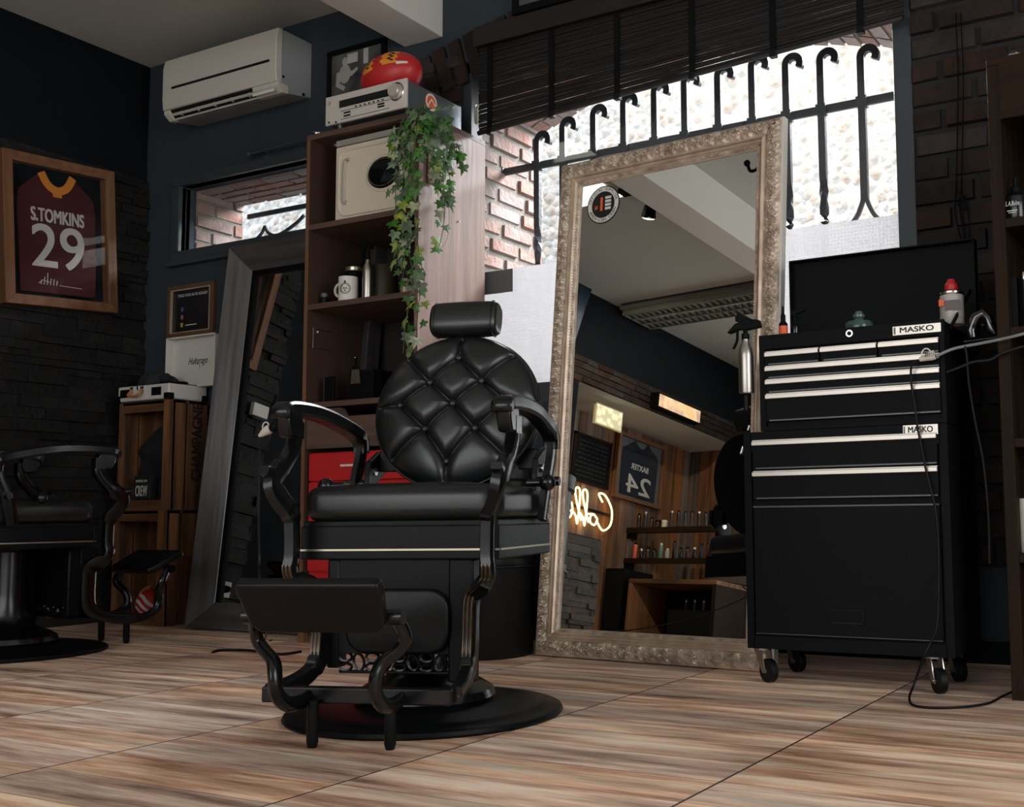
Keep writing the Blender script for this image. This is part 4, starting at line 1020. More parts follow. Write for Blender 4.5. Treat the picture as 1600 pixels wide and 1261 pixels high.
mb.tube([(lx+.012, BY+.13, hb), (lx+.004, BY+.03, hb), (lx+.004, BY+.03, hc2), (lx+.012, BY+.13, hc2)], .0016, 6); mb.ball((lx+.005, BY+.05, hb-.012), .008, .003, .008, 12, 8)
tag(mb.build('wire_bracket', 'steel'), 'thin steel wire bracket on the left inside of the bookcase', 'bracket')
# red drawer unit in the bottom bay
rz1 = bz(560, 702)-.004; rw_ = bw-2*th-.01
rdx = thing('red_drawer_box', 'glossy red metal drawer box in the bottom bay of the bookcase', 'drawer box', (BX0+th+.004, BY+.02, .061))
hr = rz1-.061
MB().box(0, rw_, .01, .36, 0, hr).build('casing', 'red', rdx, smooth=False, bevel=.003)
zz = [hr-.005, hr-.118, hr-.235, hr-.352, hr-.47]
for i in range(4):
    d = MB().box(.006, rw_-.006, -.006, .012, max(zz[i+1]+.006, .005), zz[i]).build('drawer', 'red', rdx, smooth=False, bevel=.003)
    mb = MB(); zt = zz[i]-.05; mb.box(rw_*.33, rw_*.57, -.012, -.006, zt-.004, zt+.004); mb.build('label_bar', 'white', d, smooth=False)
    mb = MB(); mb.box(rw_*.43, rw_*.62, -.010, -.006, zt-.042, zt-.006); mb.build('grip', mat('red_grip%d' % i, (150, 30, 32), .4), d, smooth=False, bevel=.004)
# wooden tag hanging at the corner
wp = P(670, 232, 'x', BX1+.004); wq = P(671, 288, 'x', BX1+.004)
t = thing('wooden_tag', 'pale wooden tag with a hole hanging in the ivy on the bookcase side', 'wooden tag', (BX1+.004, wq.y, wq.z))
MB().box(0, .008, -.018, .018, -.0, wp.z-wq.z+.04).build('slat', 'pine_v', t, smooth=False, bevel=.002)
MB().lathe([(0, .0081), (.004, .0081), (.004, .0095), (0, .0095)], (0, 0, .018), 12, 'x').build('hole', 'dark', t)
# ivy
iv = thing('ivy_plant', 'trailing green ivy hanging from the top right corner of the bookcase', 'ivy', (BX1-.02, BY+.1, BZ+.002))
io = Vector(iv.location)
random.seed(11)
FYv, SXv = BY-.045, BX1+.05
strands = []
def fs(pts, pl_='y'): strands.append([P(x, y, 'y', FYv) if (pl_ == 'y' or x < 655) else P(x, y, 'x', SXv) for x, y in pts])
fs([(650, 178), (640, 215), (632, 265), (628, 310), (635, 350), (640, 400), (645, 430), (640, 470), (633, 510), (630, 552)])
fs([(652, 175), (632, 190), (618, 215), (622, 260), (618, 300), (620, 350), (622, 385), (618, 420)])
fs([(655, 178), (648, 230), (650, 290), (648, 330), (652, 370), (656, 410), (664, 430), (655, 470), (650, 520), (642, 548)])
fs([(640, 195), (622, 208), (612, 218), (628, 240)])
fs([(645, 180), (640, 240), (645, 300), (640, 340), (628, 372), (632, 410), (628, 440)])
fs([(664, 176), (676, 210), (690, 250), (693, 290), (695, 330), (690, 370), (684, 390)], 'x')
fs([(664, 178), (690, 200), (712, 230), (722, 262)], 'x')
fs([(662, 180), (672, 220), (684, 265), (690, 300), (700, 320)], 'x')
fs([(664, 180), (696, 196), (705, 225), (700, 260), (708, 300)], 'x')
mb = MB()
for s_ in strands: mb.tube([p-io for p in smooth_path([Vector((BX1-.03, BY+.06, BZ+.04))]+s_, 4)], .0016, 5)
mb.build('stems', 'stem', iv)
LEAF = [(0, 0), (.28, -.16), (.52, -.02), (.36, .2), (.56, .46), (.2, .48), (0, 1.0), (-.2, .48), (-.56, .46), (-.36, .2), (-.52, -.02), (-.28, -.16)]
def leaf(mb, p, sz, nrm, dn):
    z = nrm.normalized(); y = (dn-z*dn.dot(z)).normalized(); x = y.cross(z)
    c = mb.bm.verts.new(p+y*sz*.25+z*sz*.08); vs_ = [mb.bm.verts.new(p+x*a*sz+y*b*sz-z*sz*.12*(abs(a)*1.2+max(0, b-.4))) for a, b in LEAF]
    for k in range(len(vs_)): mb.face([c, vs_[k], vs_[(k+1) % len(vs_)]])
mg_, my_ = MB(), MB()
for si, s_ in enumerate(strands):
    pts = smooth_path(s_, 8); L_ = sum((b-a).length for a, b in zip(pts, pts[1:])); k = 0; acc = 0
    for a, b in zip(pts, pts[1:]):
        acc += (b-a).length
        low = a.z < BZ-.35
        step = .017 if not low else .036
        while acc > step:
            acc -= step
            n_ = (Vector((0, -1, 0)) if si < 5 else Vector((1, -.4, 0)))+Vector((random.uniform(-.7, .7), random.uniform(-.5, .3), random.uniform(-.2, .8)))
            dn = Vector((random.uniform(-.9, .9), random.uniform(-.3, .3), -1))
            off = Vector((random.uniform(-.024, .024), random.uniform(-.02, .02), random.uniform(-.01, .01)))
            sz = random.uniform(.030, .050)*(1.1 if low else 1)
            leaf(my_ if random.random() < (.45 if low else .12) else mg_, a+off-io, sz, n_, dn)
for i in range(46):
    u = random.random(); p = P(random.uniform(632, 700), random.uniform(160, 215), 'y', FYv+.02)+Vector((0, random.uniform(0, .05), 0)); p.z = max(p.z, BZ-.1)
    leaf(mg_, p-io, random.uniform(.024, .038), Vector((random.uniform(-.4, .6), -1, random.uniform(0, .8))), Vector((random.uniform(-1, 1), 0, -1)))
f1 = mg_.build('green_leaves', 'leaf', iv, smooth=False); f2 = my_.build('variegated_leaves', 'leaf_y', iv, smooth=False); f1['kind'] = 'stuff'; f2['kind'] = 'stuff'
mb = MB(); mb.tube(smooth_path([P(688, 196, 'x', SXv)-io, P(718, 215, 'x', SXv)-io, P(724, 245, 'x', SXv)-io, P(712, 262, 'x', SXv)-io], 6), .0008, 5); mb.tube(smooth_path([P(697, 290, 'x', SXv)-io, P(702, 340, 'x', SXv)-io, P(698, 375, 'x', SXv)-io, P(686, 391, 'x', SXv)-io], 6), .0008, 5); mb.build('tendrils', 'stem', iv)

# ------------------------------------------------------------------ air conditioner
AY = WY-.20
A0, A1 = P(260, 98, 'y', AY), P(437, 40, 'y', AY); A2, A3 = P(258, 172, 'y', AY), P(437, 121, 'y', AY)
aw = A1.x-A0.x; abz = P(480, 155, 'y', WY).z-.030; afz = (A2.z+A3.z)/2; atz = (A0.z+A1.z)/2
ac = thing('air_conditioner', 'white split air conditioner with open vent high on the dark wall', 'air conditioner', (A0.x, WY, abz))
aw += .0; zt, zf = atz-abz, afz-abz; D = .20
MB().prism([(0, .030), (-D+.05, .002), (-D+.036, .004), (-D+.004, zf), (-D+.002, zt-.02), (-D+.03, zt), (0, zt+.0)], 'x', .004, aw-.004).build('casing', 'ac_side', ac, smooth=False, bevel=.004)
front = MB().prism([(-D-.012, zf-.012), (-D-.018, zf+.04), (-D-.018, zt-.05), (-D-.008, zt-.004), (-D+.02, zt+.002), (-D+.02, zf-.012)], 'x', 0, aw).build('front_panel', 'ac', ac, smooth=True, bevel=.004)
sl = P(268, 141, 'y', AY-.018); sr_ = P(421, 91, 'y', AY-.018)
MB().box(sl.x-A0.x, sr_.x-A0.x, -D-.0195, -D-.016, (sl.z+sr_.z)/2-abz-.006, (sl.z+sr_.z)/2-abz+.006).build('panel_slot', 'dark', front, smooth=False)
# vent mouth below the panel
ck = [(-D-.006, zf-.012), (-D-.004, zf-.03), (-D+.026, -.002), (-D+.06, .002), (-D+.06, zf-.012)]
mb = MB(); mb.prism(ck, 'x', 0, .04); mb.build('vent_cheek', 'ac', ac, smooth=False, bevel=.003)
mb = MB(); mb.prism(ck, 'x', aw-.16, aw); mb.build('vent_cheek', 'ac', ac, smooth=False, bevel=.003)
MB().prism([(-D-.001, zf-.012), (-D+.031, .002), (-D+.055, .004), (-D+.055, zf-.012)], 'x', .04, aw-.16).build('vent_mouth', 'dark', ac, smooth=False)
sl_ = atan2(.034, zf-.014)
for f_, wd_ in ((.50, .006), (.04, .004)):
    mb = MB(); mb.box(.045, aw-.165+(.03 if f_ < .3 else 0), -.003, .003, -wd_, wd_, Matrix.Rotation(sl_+.25, 3, 'X'), (0, -D+.032*(1-f_)-.006, (zf-.012)*f_)); mb.build('vent_flap', 'ac', ac, smooth=False, bevel=.001)
mb = MB()
for i in range(5): mb.box(.1+i*(aw-.3)/4, .106+i*(aw-.3)/4, -D+.008, -D+.03, zf*.2, zf*.66)
mb.build('louvre_pin', 'ac_side', ac, smooth=False)
MB().box(aw-.155, aw-.02, -D-.0035, -D, zf*.62, zf*.86, Matrix.Rotation(radians(10), 3, 'X'), (0, .0, 0)).build('rating_label', mat('label_white', (216, 214, 208), .5), ac, smooth=False)
mb = MB(); mb.cyl((aw-.003, -.05, .03), (aw+.001, -.05, .03), .007); mb.cyl((aw-.003, -D+.03, zf+.02), (aw+.001, -D+.03, zf+.02), .006); mb.build('side_screw', 'rubber', ac)

# ------------------------------------------------------------------ pictures on the back wall
def picture(name, label, cat, p_tl, p_br, y, fr_m, fw_, inner, depth=.02, grp=None, facing='y'):
    w, h = p_br.x-p_tl.x, p_tl.z-p_br.z
    t = thing(name, label, cat, (p_tl.x, y, p_br.z), group=grp); mb = MB()
    for a in ((0, w, 0, fw_), (0, w, h-fw_, h), (0, fw_, fw_, h-fw_), (w-fw_, w, fw_, h-fw_)): mb.box(a[0], a[1], -depth, 0, a[2], a[3])
    mb.build('frame', fr_m, t, smooth=False, bevel=.002); MB().box(fw_*.8, w-fw_*.8, -depth*.5, -.001, fw_*.8, h-fw_*.8).build('print', inner, t, smooth=False)
    return t, w, h
bw_m = mat('photo_grey', (30, 31, 32), .3, c2=(96, 96, 94), var=.1, vs=9)
a, b = P(511, 82, 'y', WY-.02), P(600, 165, 'y', WY-.02)
t, w, h = picture('framed_photo', 'black framed black and white photo on the wall behind the receiver', 'framed photo', a, b, WY-.001, 'mat_black', .022, bw_m)
yq = -.0115
mb = MB(); mb.ball((w*.30, yq, h*.62), .035, .001, .045, 16, 8); mb.ball((w*.30, yq-.0002, h*.80), .017, .001, .022, 14, 8); mb.tube([(w*.30, yq, h*.68), (w*.42, yq, h*.60), (w*.52, yq, h*.66)], [.016, .012, .008], 8, flat=.1); mb.tube([(w*.2, yq, h*.66), (w*.18, yq, h*.48), (w*.30, yq, h*.4)], [.016, .014, .010], 8, flat=.1); mb.build('pale_figure', mat('photo_light', (158, 156, 150), .4), t)
mb = MB(); mb.box(w*.34, w*.52, yq, yq+.001, h*.76, h*.9); mb.box(w*.62, w*.7, yq, yq+.001, h*.7, h*.92); mb.build('bright_window', mat('photo_bright', (176, 176, 172), .4), t, smooth=False)
a, b = P(262, 449, 'y', WY-.02), P(332, 521, 'y', WY-.02)
t, w, h = picture('framed_certificate', 'small brown framed black notice on the wall above the open white case', 'framed notice', a, b, WY-.001, mat('brown_frame', (92, 68, 48), .35), .026, mat('notice_black', (24, 25, 27), .35))
mb = MB(); 
for q in ((.026, w-.026, .022, .027), (.026, w-.026, h-.027, h-.022), (.026, .034, .026, h-.026), (w-.028, w-.024, .026, h-.026)): mb.box(q[0], q[1], -.022, -.012, q[2], q[3])
mb.build('gilt_slip', 'gold_s', t, smooth=False)
text('notice_heading', 'TENEZ VOUS AU FIL ROUGE!!', .014, 'text_w', t, FRONT((w*.52, -.0108, h*.80)), .0003, w=w*.64)
mb = MB(); mb.box(w*.28, w*.33, -.0112, -.0102, h*.50, h*.58); mb.build('blue_mark', mat('blue_mark', (70, 86, 130), .5), t, smooth=False)
mb = MB(); mb.box(w*.28, w*.33, -.0112, -.0102, h*.35, h*.43); mb.build('pink_mark', mat('pink_mark', (150, 92, 100), .5), t, smooth=False)
mb = MB(); mb.box(w*.28, w*.33, -.0112, -.0102, h*.20, h*.28); mb.build('yellow_mark', mat('yellow_mark', (170, 156, 70), .5), t, smooth=False)
mb = MB(); mb.box(w*.38, w*.62, -.0112, -.0102, h*.22, h*.235); mb.build('notice_line', 'text_w', t, smooth=False)
a, b = P(806, -30, 'y', WY-.02), P(930, 22, 'y', WY-.02)
b.z = P(812, 26, 'y', WY-.02).z
t, w, h = picture('framed_photo', 'dark framed picture cut off by the top edge above the bamboo blind', 'framed photo', a, b, WY-.03, 'mat_black', .03, mat('print_grey', (70, 76, 78), .3))
# curtain rod above the small window
ra_, rb_ = P(392, 240, 'y', WY-.05), P(486, 217, 'y', WY-.05)
t = thing('curtain_rod', 'thin dark rod with ball end above the small high window', 'curtain rod', ra_)
MB().cyl((0, 0, 0), rb_-ra_, .006).build('rod', 'iron_dark', t); MB().ball((-.012, 0, 0), .015, seg=14, rg=8).build('finial', 'iron_dark', t)
mb = MB(); mb.cyl((.05, 0, 0), (.05, .05, 0), .006); mb.box(.035, .065, .044, .05, -.03, .02); mb.build('bracket', 'iron_dark', t)
# ------------------------------------------------------------------ framed jersey on the left wall
JX = LX+.10
q = [P(12, 233, 'x', JX), P(188, 270, 'x', JX), P(176, 489, 'x', JX), P(1.5, 470, 'x', JX)]
jc = sum(q, Vector())/4; jw = ((q[1]-q[0]).length+(q[2]-q[3]).length)/2; jh = ((q[0]-q[3]).length+(q[1]-q[2]).length)/2
jr = atan2((q[1]-q[0]).z+(q[2]-q[3]).z, (q[1]-q[0]).y+(q[2]-q[3]).y)
jm = frame_mtx(Vector((0, cos(jr), sin(jr))), Vector((-1, 0, 0)), Vector((0, -sin(jr), cos(jr))), (JX, jc.y, jc.z))
def jersey(name, label, jm, jw, jh, fwid, fdep, fm, cloth, backm, lines, grp=None, collar='yellow'):
    t = thing(name, label, 'framed jersey', mtx=jm, group=grp); mb = MB()      # local x right, y into wall, z up ; front at y=0
    a, b = jw/2, jh/2
    for s_ in (((-a, -b), (a, -b), (a-fwid, -b+fwid), (-a+fwid, -b+fwid)), ((-a, b), (a, b), (a-fwid, b-fwid), (-a+fwid, b-fwid))):
        mb = MB(); mb.prism(list(s_), 'y', 0, fdep); mb.build('frame_rail', fm[0], t, smooth=False, bevel=.002)
    for s_ in (((-a, -b), (-a, b), (-a+fwid, b-fwid), (-a+fwid, -b+fwid)), ((a, -b), (a, b), (a-fwid, b-fwid), (a-fwid, -b+fwid))):
        mb = MB(); mb.prism(list(s_), 'y', 0, fdep); mb.build('frame_stile', fm[1], t, smooth=False, bevel=.002)
    MB().box(-a+.01, a-.01, fdep-.012, fdep-.002, -b+.01, b-.01).build('backing', backm, t, smooth=False)
    ia, ib = a-fwid, b-fwid; yb = fdep-.014
    out = [(-ia*.80, -ib*.93), (ia*.80, -ib*.93), (ia*.84, ib*.35), (ia*.80, ib*.62), (ia*.45, ib*.86), (ia*.33, ib*.92), (ia*.15, ib*.74), (-ia*.15, ib*.74), (-ia*.33, ib*.92), (-ia*.45, ib*.86), (-ia*.80, ib*.62), (-ia*.84, ib*.35)]
    j = MB().prism(out, 'y', yb-.010, yb).build('jersey', cloth, t, smooth=False, bevel=.003)
    mb = MB(); mb.strip(smooth_path([(-ia*.34, yb-.012, ib*.93), (-ia*.2, yb-.013, ib*.75), (0, yb-.013, ib*.68), (ia*.2, yb-.013, ib*.75), (ia*.34, yb-.012, ib*.93)], 6), .006, .036, (0, 1, 0))
    if collar == 'yellow': mb.box(-.022, .022, yb-.012, yb-.01, ib*.58, ib*.68)
    mb.build('collar', collar, j)
    for nm, s_, hh, x, z, w_ in lines: text(nm, s_, hh, 'text_w', j, FRONT((x, yb-.0115, z)), .0005, w=w_, thick=.0018 if hh < .1 else .0028)
    MB().box(-ia-.004, ia+.004, .012, .014, -ib-.004, ib+.004).build('glass', 'picglass', t, smooth=False)
    return t, ia, ib, yb
ib_ = jh/2-.045
jt, ia, ib, yb = jersey('framed_jersey', 'maroon sports jersey with amber collar and number 29 in a wooden box frame', jm, jw, jh, .045, JX-LX-.04, ('pine_h', 'pine_v'), 'jersey_red', 'navy_dark',
    [('name_lettering', 'S.TOMKINS', .062, 0.0, ib_*.26, jw*.47), ('number', '29', .20, 0.0, -ib_*.24, jw*.46)])
mb = MB(); z_ = -ib*.80
for i, (dx, hh) in enumerate(((-.09, .02), (-.075, .035), (-.06, .055), (-.045, .03), (-.03, .028), (-.015, .022))): mb.tube([(dx, yb-.012, z_), (dx+.004, yb-.012, z_+hh)], .002, 5)
mb.tube([(-.10, yb-.012, z_+.004), (-.08, yb-.012, z_+.02), (-.05, yb-.012, z_+.012)], .002, 5); mb.tube([(.0, yb-.012, z_+.002), (.11, yb-.012, z_-.002)], .0016, 5)
mb.build('hem_lettering', 'text_w', jt)

# ------------------------------------------------------------------ crates, white case, cap
KX0, KX1, KY0, KY1 = -4.70, -4.335, 3.405, 3.60
zmid = .525
def crate(name, label, x0, x1, z0, z1):
    t = thing(name, label, 'wooden crate', (x0, KY0, z0), group='stacked wooden crates'); w, d, h = x1-x0, KY1-KY0, z1-z0; q = .014
    # open front; frame boards
    for z in (0, h-.05): MB().box(0, w, -.0, .014, z, z+.05).build('front_rail', 'crate', t, smooth=False, bevel=.002)
    MB().box(w-.062, w, -.004, .012, .0, h).build('corner_post', 'crate_v', t, smooth=False, bevel=.002)
    MB().box(0, .022, -.004, .012, .0, h).build('corner_post', 'crate_v', t, smooth=False, bevel=.002)
    mb = MB(); mb.box(w-.013, w, .0, d*.36, 0, h); mb.box(w-.013, w, d*.42, d*.98, 0, h); mb.build('side_board', 'crate_v', t, smooth=False, bevel=.002)
    mb = MB(); mb.box(0, .013, .0, d*.48, 0, h); mb.box(0, .013, d*.52, d, 0, h); mb.build('side_board', 'crate_v', t, smooth=False, bevel=.002)
    mb = MB()
    for i in range(4): mb.box(.013+(w-.026)*i/4, .013+(w-.026)*(i+1)/4-.004, d-.014, d, 0, h)
    mb.build('back_board', 'crate_v', t, smooth=False, bevel=.001)
    MB().box(.013, w-.013, .014, d-.014, 0, .014).build('bottom_board', 'crate', t, smooth=False); MB().box(.0, w, .0, d, h-.014, h).build('top_board', 'crate', t, smooth=False)
    return t, w, d, h
k1, kw, kd, kh = crate('wooden_crate', 'lower of two stacked brown wooden crates, holding a striped leather ball', -4.715, -4.345, 0, zmid)
k2, kw2, kd2, kh2 = crate('wooden_crate', 'upper of two stacked brown wooden crates, holding a black cape', -4.70, -4.325, zmid, 1.035)
m_ = frame_mtx(Vector((0, 0, 1)), Vector((0, -1, 0)), Vector((1, 0, 0)), (kw2+.001, kd2*.70, kh2*.62)); text('stencil', 'CHAMPAGNE', .055, mat('stencil_black', (34, 26, 20), .8), k2, m_, .0004, w=.36, thick=.0025)
m_ = frame_mtx(Vector((0, 0, 1)), Vector((0, -1, 0)), Vector((1, 0, 0)), (kw+.001, kd*.70, kh*.40)); text('stencil', 'RESERVE', .04, 'stencil_black' if 'stencil_black' in M else mat('stencil_black2', (60, 40, 26), .8), k1, m_, .0004, w=.2)
# folded black cape in the upper crate
cp = thing('barber_cape', 'black barber cape with white CREW lettering draped in the upper crate', 'cape', (-4.68, KY0+.02, zmid+.052))
mb = MB(); n = 26
cw, chh = .285, .37
def cpz(u, v): 
    s_ = .018*sin(u*9+v*3)+.012*sin(v*11+u*4)+.012*sin((u+v)*17)
    return s_
g_ = []
for j in range(n+1):
    row = []
    for i in range(n+1):
        u, v = i/n, j/n; top = 1-.42*abs(u-.62)**1.2*1.6; x = .012+u*cw; z = v*chh*top
        row.append(mb.bm.verts.new((x, .055+.03*v+cpz(u, v)*(.35+.65*v)*.6, z)))
    g_.append(row)
for j in range(n):
    for i in range(n): mb.face([g_[j][i], g_[j][i+1], g_[j+1][i+1], g_[j+1][i]])
cl = mb.build('cloth', 'fabric', cp); so = cl.modifiers.new('thick', 'SOLIDIFY'); so.thickness = .02; so.offset = 0
cc = P(224, 768, 'y', KY0+.02)-Vector(cp.location)
yc_ = -.012
text('lettering', 'CREW', .05, 'text_w', cp, FRONT((cc.x, yc_, cc.z)), .0006, w=.082, thick=.0005); text('small_lettering', 'AMERICAN', .012, 'text_w', cp, FRONT((cc.x, yc_, cc.z+.048)), .0006, w=.08)
mb = MB(); mb.box(cc.x-.04, cc.x+.04, yc_, yc_+.001, cc.z-.048, cc.z-.045); mb.build('underline', mat('grey_line', (110, 118, 116), .6), cp, smooth=False)
MB().box(cc.x-.055, cc.x+.055, -.0115, .03, max(.0, cc.z-.075), cc.z+.075).build('label_patch', 'fabric', cp, smooth=False, bevel=.004)
# ball in lower crate
bc = P(238, 925, 'y', KY0+.10); br0 = .072
t = thing('leather_ball', 'red and white striped leather ball inside the lower crate', 'ball', (bc.x, KY0+.10, .016+br0))
RB = Matrix.Rotation(radians(30), 3, 'Y')
b0 = MB().ball((0, 0, 0), br0, br0, br0, 30, 18, RB).build('ball_skin', 'red', t)
for k, (v0, v1) in enumerate(((50, 62), (74, 86), (98, 110))):
    mb = MB(); g_ = []
    for i in range(17):
        row = []
        for v in (v0, v1):
            a = radians(190+150*i/16); vv = radians(v+18*(abs(i-8)/8)); p = Vector((sin(vv)*cos(a), sin(vv)*sin(a), cos(vv)))*br0*1.01; row.append(mb.bm.verts.new(RB @ p))
        g_.append(row)
    for i in range(16): mb.face([g_[i][0], g_[i+1][0], g_[i+1][1], g_[i][1]])
    mb.build('white_stripe', 'text_w', b0)
mb = MB(); mb.tube([Vector((br0*1.02*cos(a), -.01+br0*.35*0, br0*1.02*sin(a))) for a in [radians(80+130*k/14) for k in range(15)]], .014, 8); mb.build('tan_band', 'tan', t)
# white record player case
SZ = 1.036; SX0, SX1 = P(184, 620, 'y', 3.385).x, P(263, 620, 'y', 3.385).x; SY0, SY1 = 3.385, 3.60
sw = SX1-SX0; sd = SY1-SY0
sc = thing('record_player_case', 'open white suitcase record player standing on the upper crate', 'record player', (SX0, SY0, SZ))
bh_ = P(184, 605, 'y', 3.385).z-SZ-.002
MB().box(0, sw, 0, sd, .002, bh_).build('case_base', 'white', sc, smooth=False, bevel=.008, seg=3)
mb = MB(); mb.box(.012, sw-.012, .012, sd-.012, bh_, bh_+.004); mb.build('deck', 'mat_black', sc, smooth=False)
lh = P(335, 520, 'y', WY-.06).z-SZ-bh_; ld = .045; X_a = P(261, 560, 'y', WY-.06).x-SX0; X_b = P(338, 560, 'y', WY-.06).x-SX0
mb = MB(); yb_ = sd-.005
a, b = X_a, X_b
mb.box(a, b, yb_-.006, yb_, bh_-.002, bh_+lh)
for q in ((a, a+.008, bh_, bh_+lh), (b-.008, b, bh_, bh_+lh), (a, b, bh_+lh-.008, bh_+lh), (a, b, bh_-.002, bh_+.006)): mb.box(q[0], q[1], yb_-ld, yb_, q[2], q[3])
ld_ = mb.build('lid', 'white', sc, smooth=False, bevel=.002)
text('signature', 'Hulterago', .034, 'text_k', ld_, FRONT(((a+b)/2+.01, yb_-.0068, bh_+lh*.52)), .0004, w=.135, shear=.45)
mb = MB(); mb.tube(smooth_path([(a+.18, yb_-.0068, bh_+lh*.5), (a+.2, yb_-.0068, bh_+lh*.40), (a+.19, yb_-.0068, bh_+lh*.36)], 4), .0009, 5); mb.build('flourish', 'text_k', ld_)
for i, (x0_, x1_) in enumerate(((.02, .085), (sw-.115, sw-.05))): MB().box(x0_, x1_, -.003, .002, bh_*.28, bh_*.80).build('speaker_grille', 'mat_black', sc, smooth=False, bevel=.001)
mb = MB(); mb.tube(smooth_path([(sw*.30, -.004, bh_*.75), (sw*.29, -.022, bh_*.40), (sw*.34, -.026, bh_*.30), (sw*.46, -.026, bh_*.30), (sw*.51, -.022, bh_*.40), (sw*.50, -.004, bh_*.75)], 5), .006, 8); hn = mb.build('handle', 'tan', sc)
mb = MB()
for x in (sw*.30, sw*.50): mb.box(x-.012, x+.012, -.006, 0, bh_*.62, bh_*.92)
mb.box(sw*.395, sw*.43, -.005, 0, bh_*.7, bh_*1.02); mb.build('latch', 'chrome', sc, smooth=False, bevel=.001)
mb = MB()
for q in ((sw-.03, sw+.003, -.003, .03), (-.003, .02, -.003, .02), (sw-.02, sw+.003, sd-.03, sd)): MB().box(*q, .002, .030).build('corner_guard', 'mat_black', sc, smooth=False, bevel=.003)
# flat cap
kp = thing('flat_cap', 'dark patterned cap lying on the open white record player', 'cap', (SX0+.17, SY0+.11, SZ+bh_+.006))
mb = MB(); n1, n2 = 26, 10; g_ = []
for j in range(n2+1):
    th_ = pi/2*j/n2; row = []
    for i in range(n1):
        a = 2*pi*i/n1; w_ = 1+.07*sin(5*a+1)*cos(th_)+.05*sin(3*a); row.append(mb.bm.verts.new((.105*cos(a)*cos(th_)**.7*w_-.02, .085*sin(a)*cos(th_)**.7*w_, .066*sin(th_)*(1+.15*cos(a+2.6)))))
    g_.append(row)
for A, B in zip(g_, g_[1:]):
    for k in range(n1): mb.face([A[k], A[(k+1) % n1], B[(k+1) % n1], B[k]])
mb.build('crown', mat('dark_camouflage', (22, 24, 26), .95, c2=(44, 46, 46), var=.1, vs=26, bump=.4, bs=60), kp)
mb = MB(); mb.prism([(.055, -.06), (.12, -.05), (.155, -.02), (.162, .0), (.155, .02), (.12, .05), (.055, .06)], 'z', .004, .012); mb.build('peak', 'mat_black', kp, bevel=.003)
mb = MB(); mb.ball((.062, -.03, .03), .03, .026, .026, 12, 8); mb.build('side_fold', 'fabric', kp)

# ------------------------------------------------------------------ socket on the left wall (seen in the dark mirror)
C2 = CAM-2*((CAM-LO).dot(ln))*ln
def lmref(x, y, ax, v):
    d = fw + rt*((x-CX)/F) - up*((y-CY)/F); d = d-2*d.dot(ln)*ln; i = 'xyz'.index(ax); return C2+d*((v-C2[i])/d[i])
p = lmref(356, 921, 'x', LX+.05)
t = thing('wall_socket', 'white wall socket with black plug on the stone wall, in the dark mirror', 'socket', (LX+.042, p.y, p.z))
MB().box(0, .012, -.042, .042, -.042, .042).build('plate', 'white', t, smooth=False, bevel=.004)
mb = MB(); mb.lathe([(0, 0), (.02, 0), (.019, .012), (.016, .03), (.008, .045), (0, .045)], (.012, 0, 0), 20, 'x'); mb.build('plug', 'mat_black', t)
p = lmref(384, 634, 'x', LX+.05)
t = thing('wall_box', 'small white box on the stone clad wall, seen in the dark mirror', 'wall box', (LX+.042, p.y-.11, p.z))
MB().box(0, .03, -.06, .05, -.036, .036).build('cover', 'white', t, smooth=False, bevel=.005)
MB().box(0, .012, -.03, .03, -.05, -.036).build('clip', 'rubber', t, smooth=False)

# ------------------------------------------------------------------ black bin behind the chair
bp_ = pl0 = P(800, 1034, 'z', 0)
t = thing('round_bin', 'black round bin standing behind the barber chair beside the gold mirror', 'bin', (-2.40, 3.17, 0))
MB().lathe([(0, 0), (.185, 0), (.19, .01), (.195, .30), (.199, .31), (.199, .335), (.19, .345), (.19, .60), (.20, .61), (.20, .66), (0, .66)], (0, 0, 0), 48).build('body', mat('bin_black', (9, 11, 12), .45, spec=.3), t)
mb = MB(); mb.tube([(.201*cos(a), .201*sin(a), .31) for a in [2*pi*k/48 for k in range(49)]], .005, 6, False); mb.build('band', 'satin', t)

# ------------------------------------------------------------------ tool chest on cabinet
TY = 2.93; TB = TY+.33
def tp(x, y): return P(x, y, 'y', TY)
lx0, lx1 = tp(1168, 1000).x, tp(1492, 1000).x
lz0, lz1 = .10, tp(1330, 668).z
cab = thing('tool_cabinet', 'black rolling tool cabinet with two drawers and a large door, on castors', 'tool cabinet', (lx0, TY, 0))
cw_ = lx1-lx0
MB().box(0, cw_, .012, .33, lz0, lz1).build('carcass', 'mat_black', cab, smooth=False, bevel=.004)
mb = MB(); mb.box(0, .022, 0, .014, lz0, lz1); mb.box(cw_-.022, cw_, 0, .014, lz0, lz1); mb.box(.02, cw_-.02, 0, .014, lz0, tp(1330, 1000).z); mb.box(.02, cw_-.02, 0, .014, tp(1330, 700).z+.002, lz1); mb.build('front_frame', 'mat_black', cab, smooth=False)
def chest_front(t, ox, items):
    pass
def drawer(t, x0, x1, z0, z1, handle, y=.0, alum='alu'):
    d = MB().box(x0, x1, y-.004, y+.014, z0, z1).build('drawer', 'mat_black', t, smooth=False, bevel=.001)
    if handle:
        mb = MB(); mb.box(x0, x1, y-.012, y-.003, z1-.014, z1-.002); mb.box(x0, x1, y-.005, y-.003, z1-.002, z1+.002); mb.build('handle', alum, d, smooth=False, bevel=.0015)
    mb = MB(); mb.box(x0+.01, x1-.002, y-.0055, y-.0035, z0+.001, z0+.005); mb.build('lower_lip', mat('lip_grey', (70, 72, 72), .35, .4) if 'lip' not in M else M['lip'], d, smooth=False)
    return d
M['lip'] = mat('lip_grey', (78, 80, 80), .35, .4)
def zrow(x, y): return tp(x, y).z
dzs = [(696, 737), (745, 782)]
h1, h2, h3, h4 = zrow(1330, 688), zrow(1330, 736), zrow(1330, 779), zrow(1330, 790)
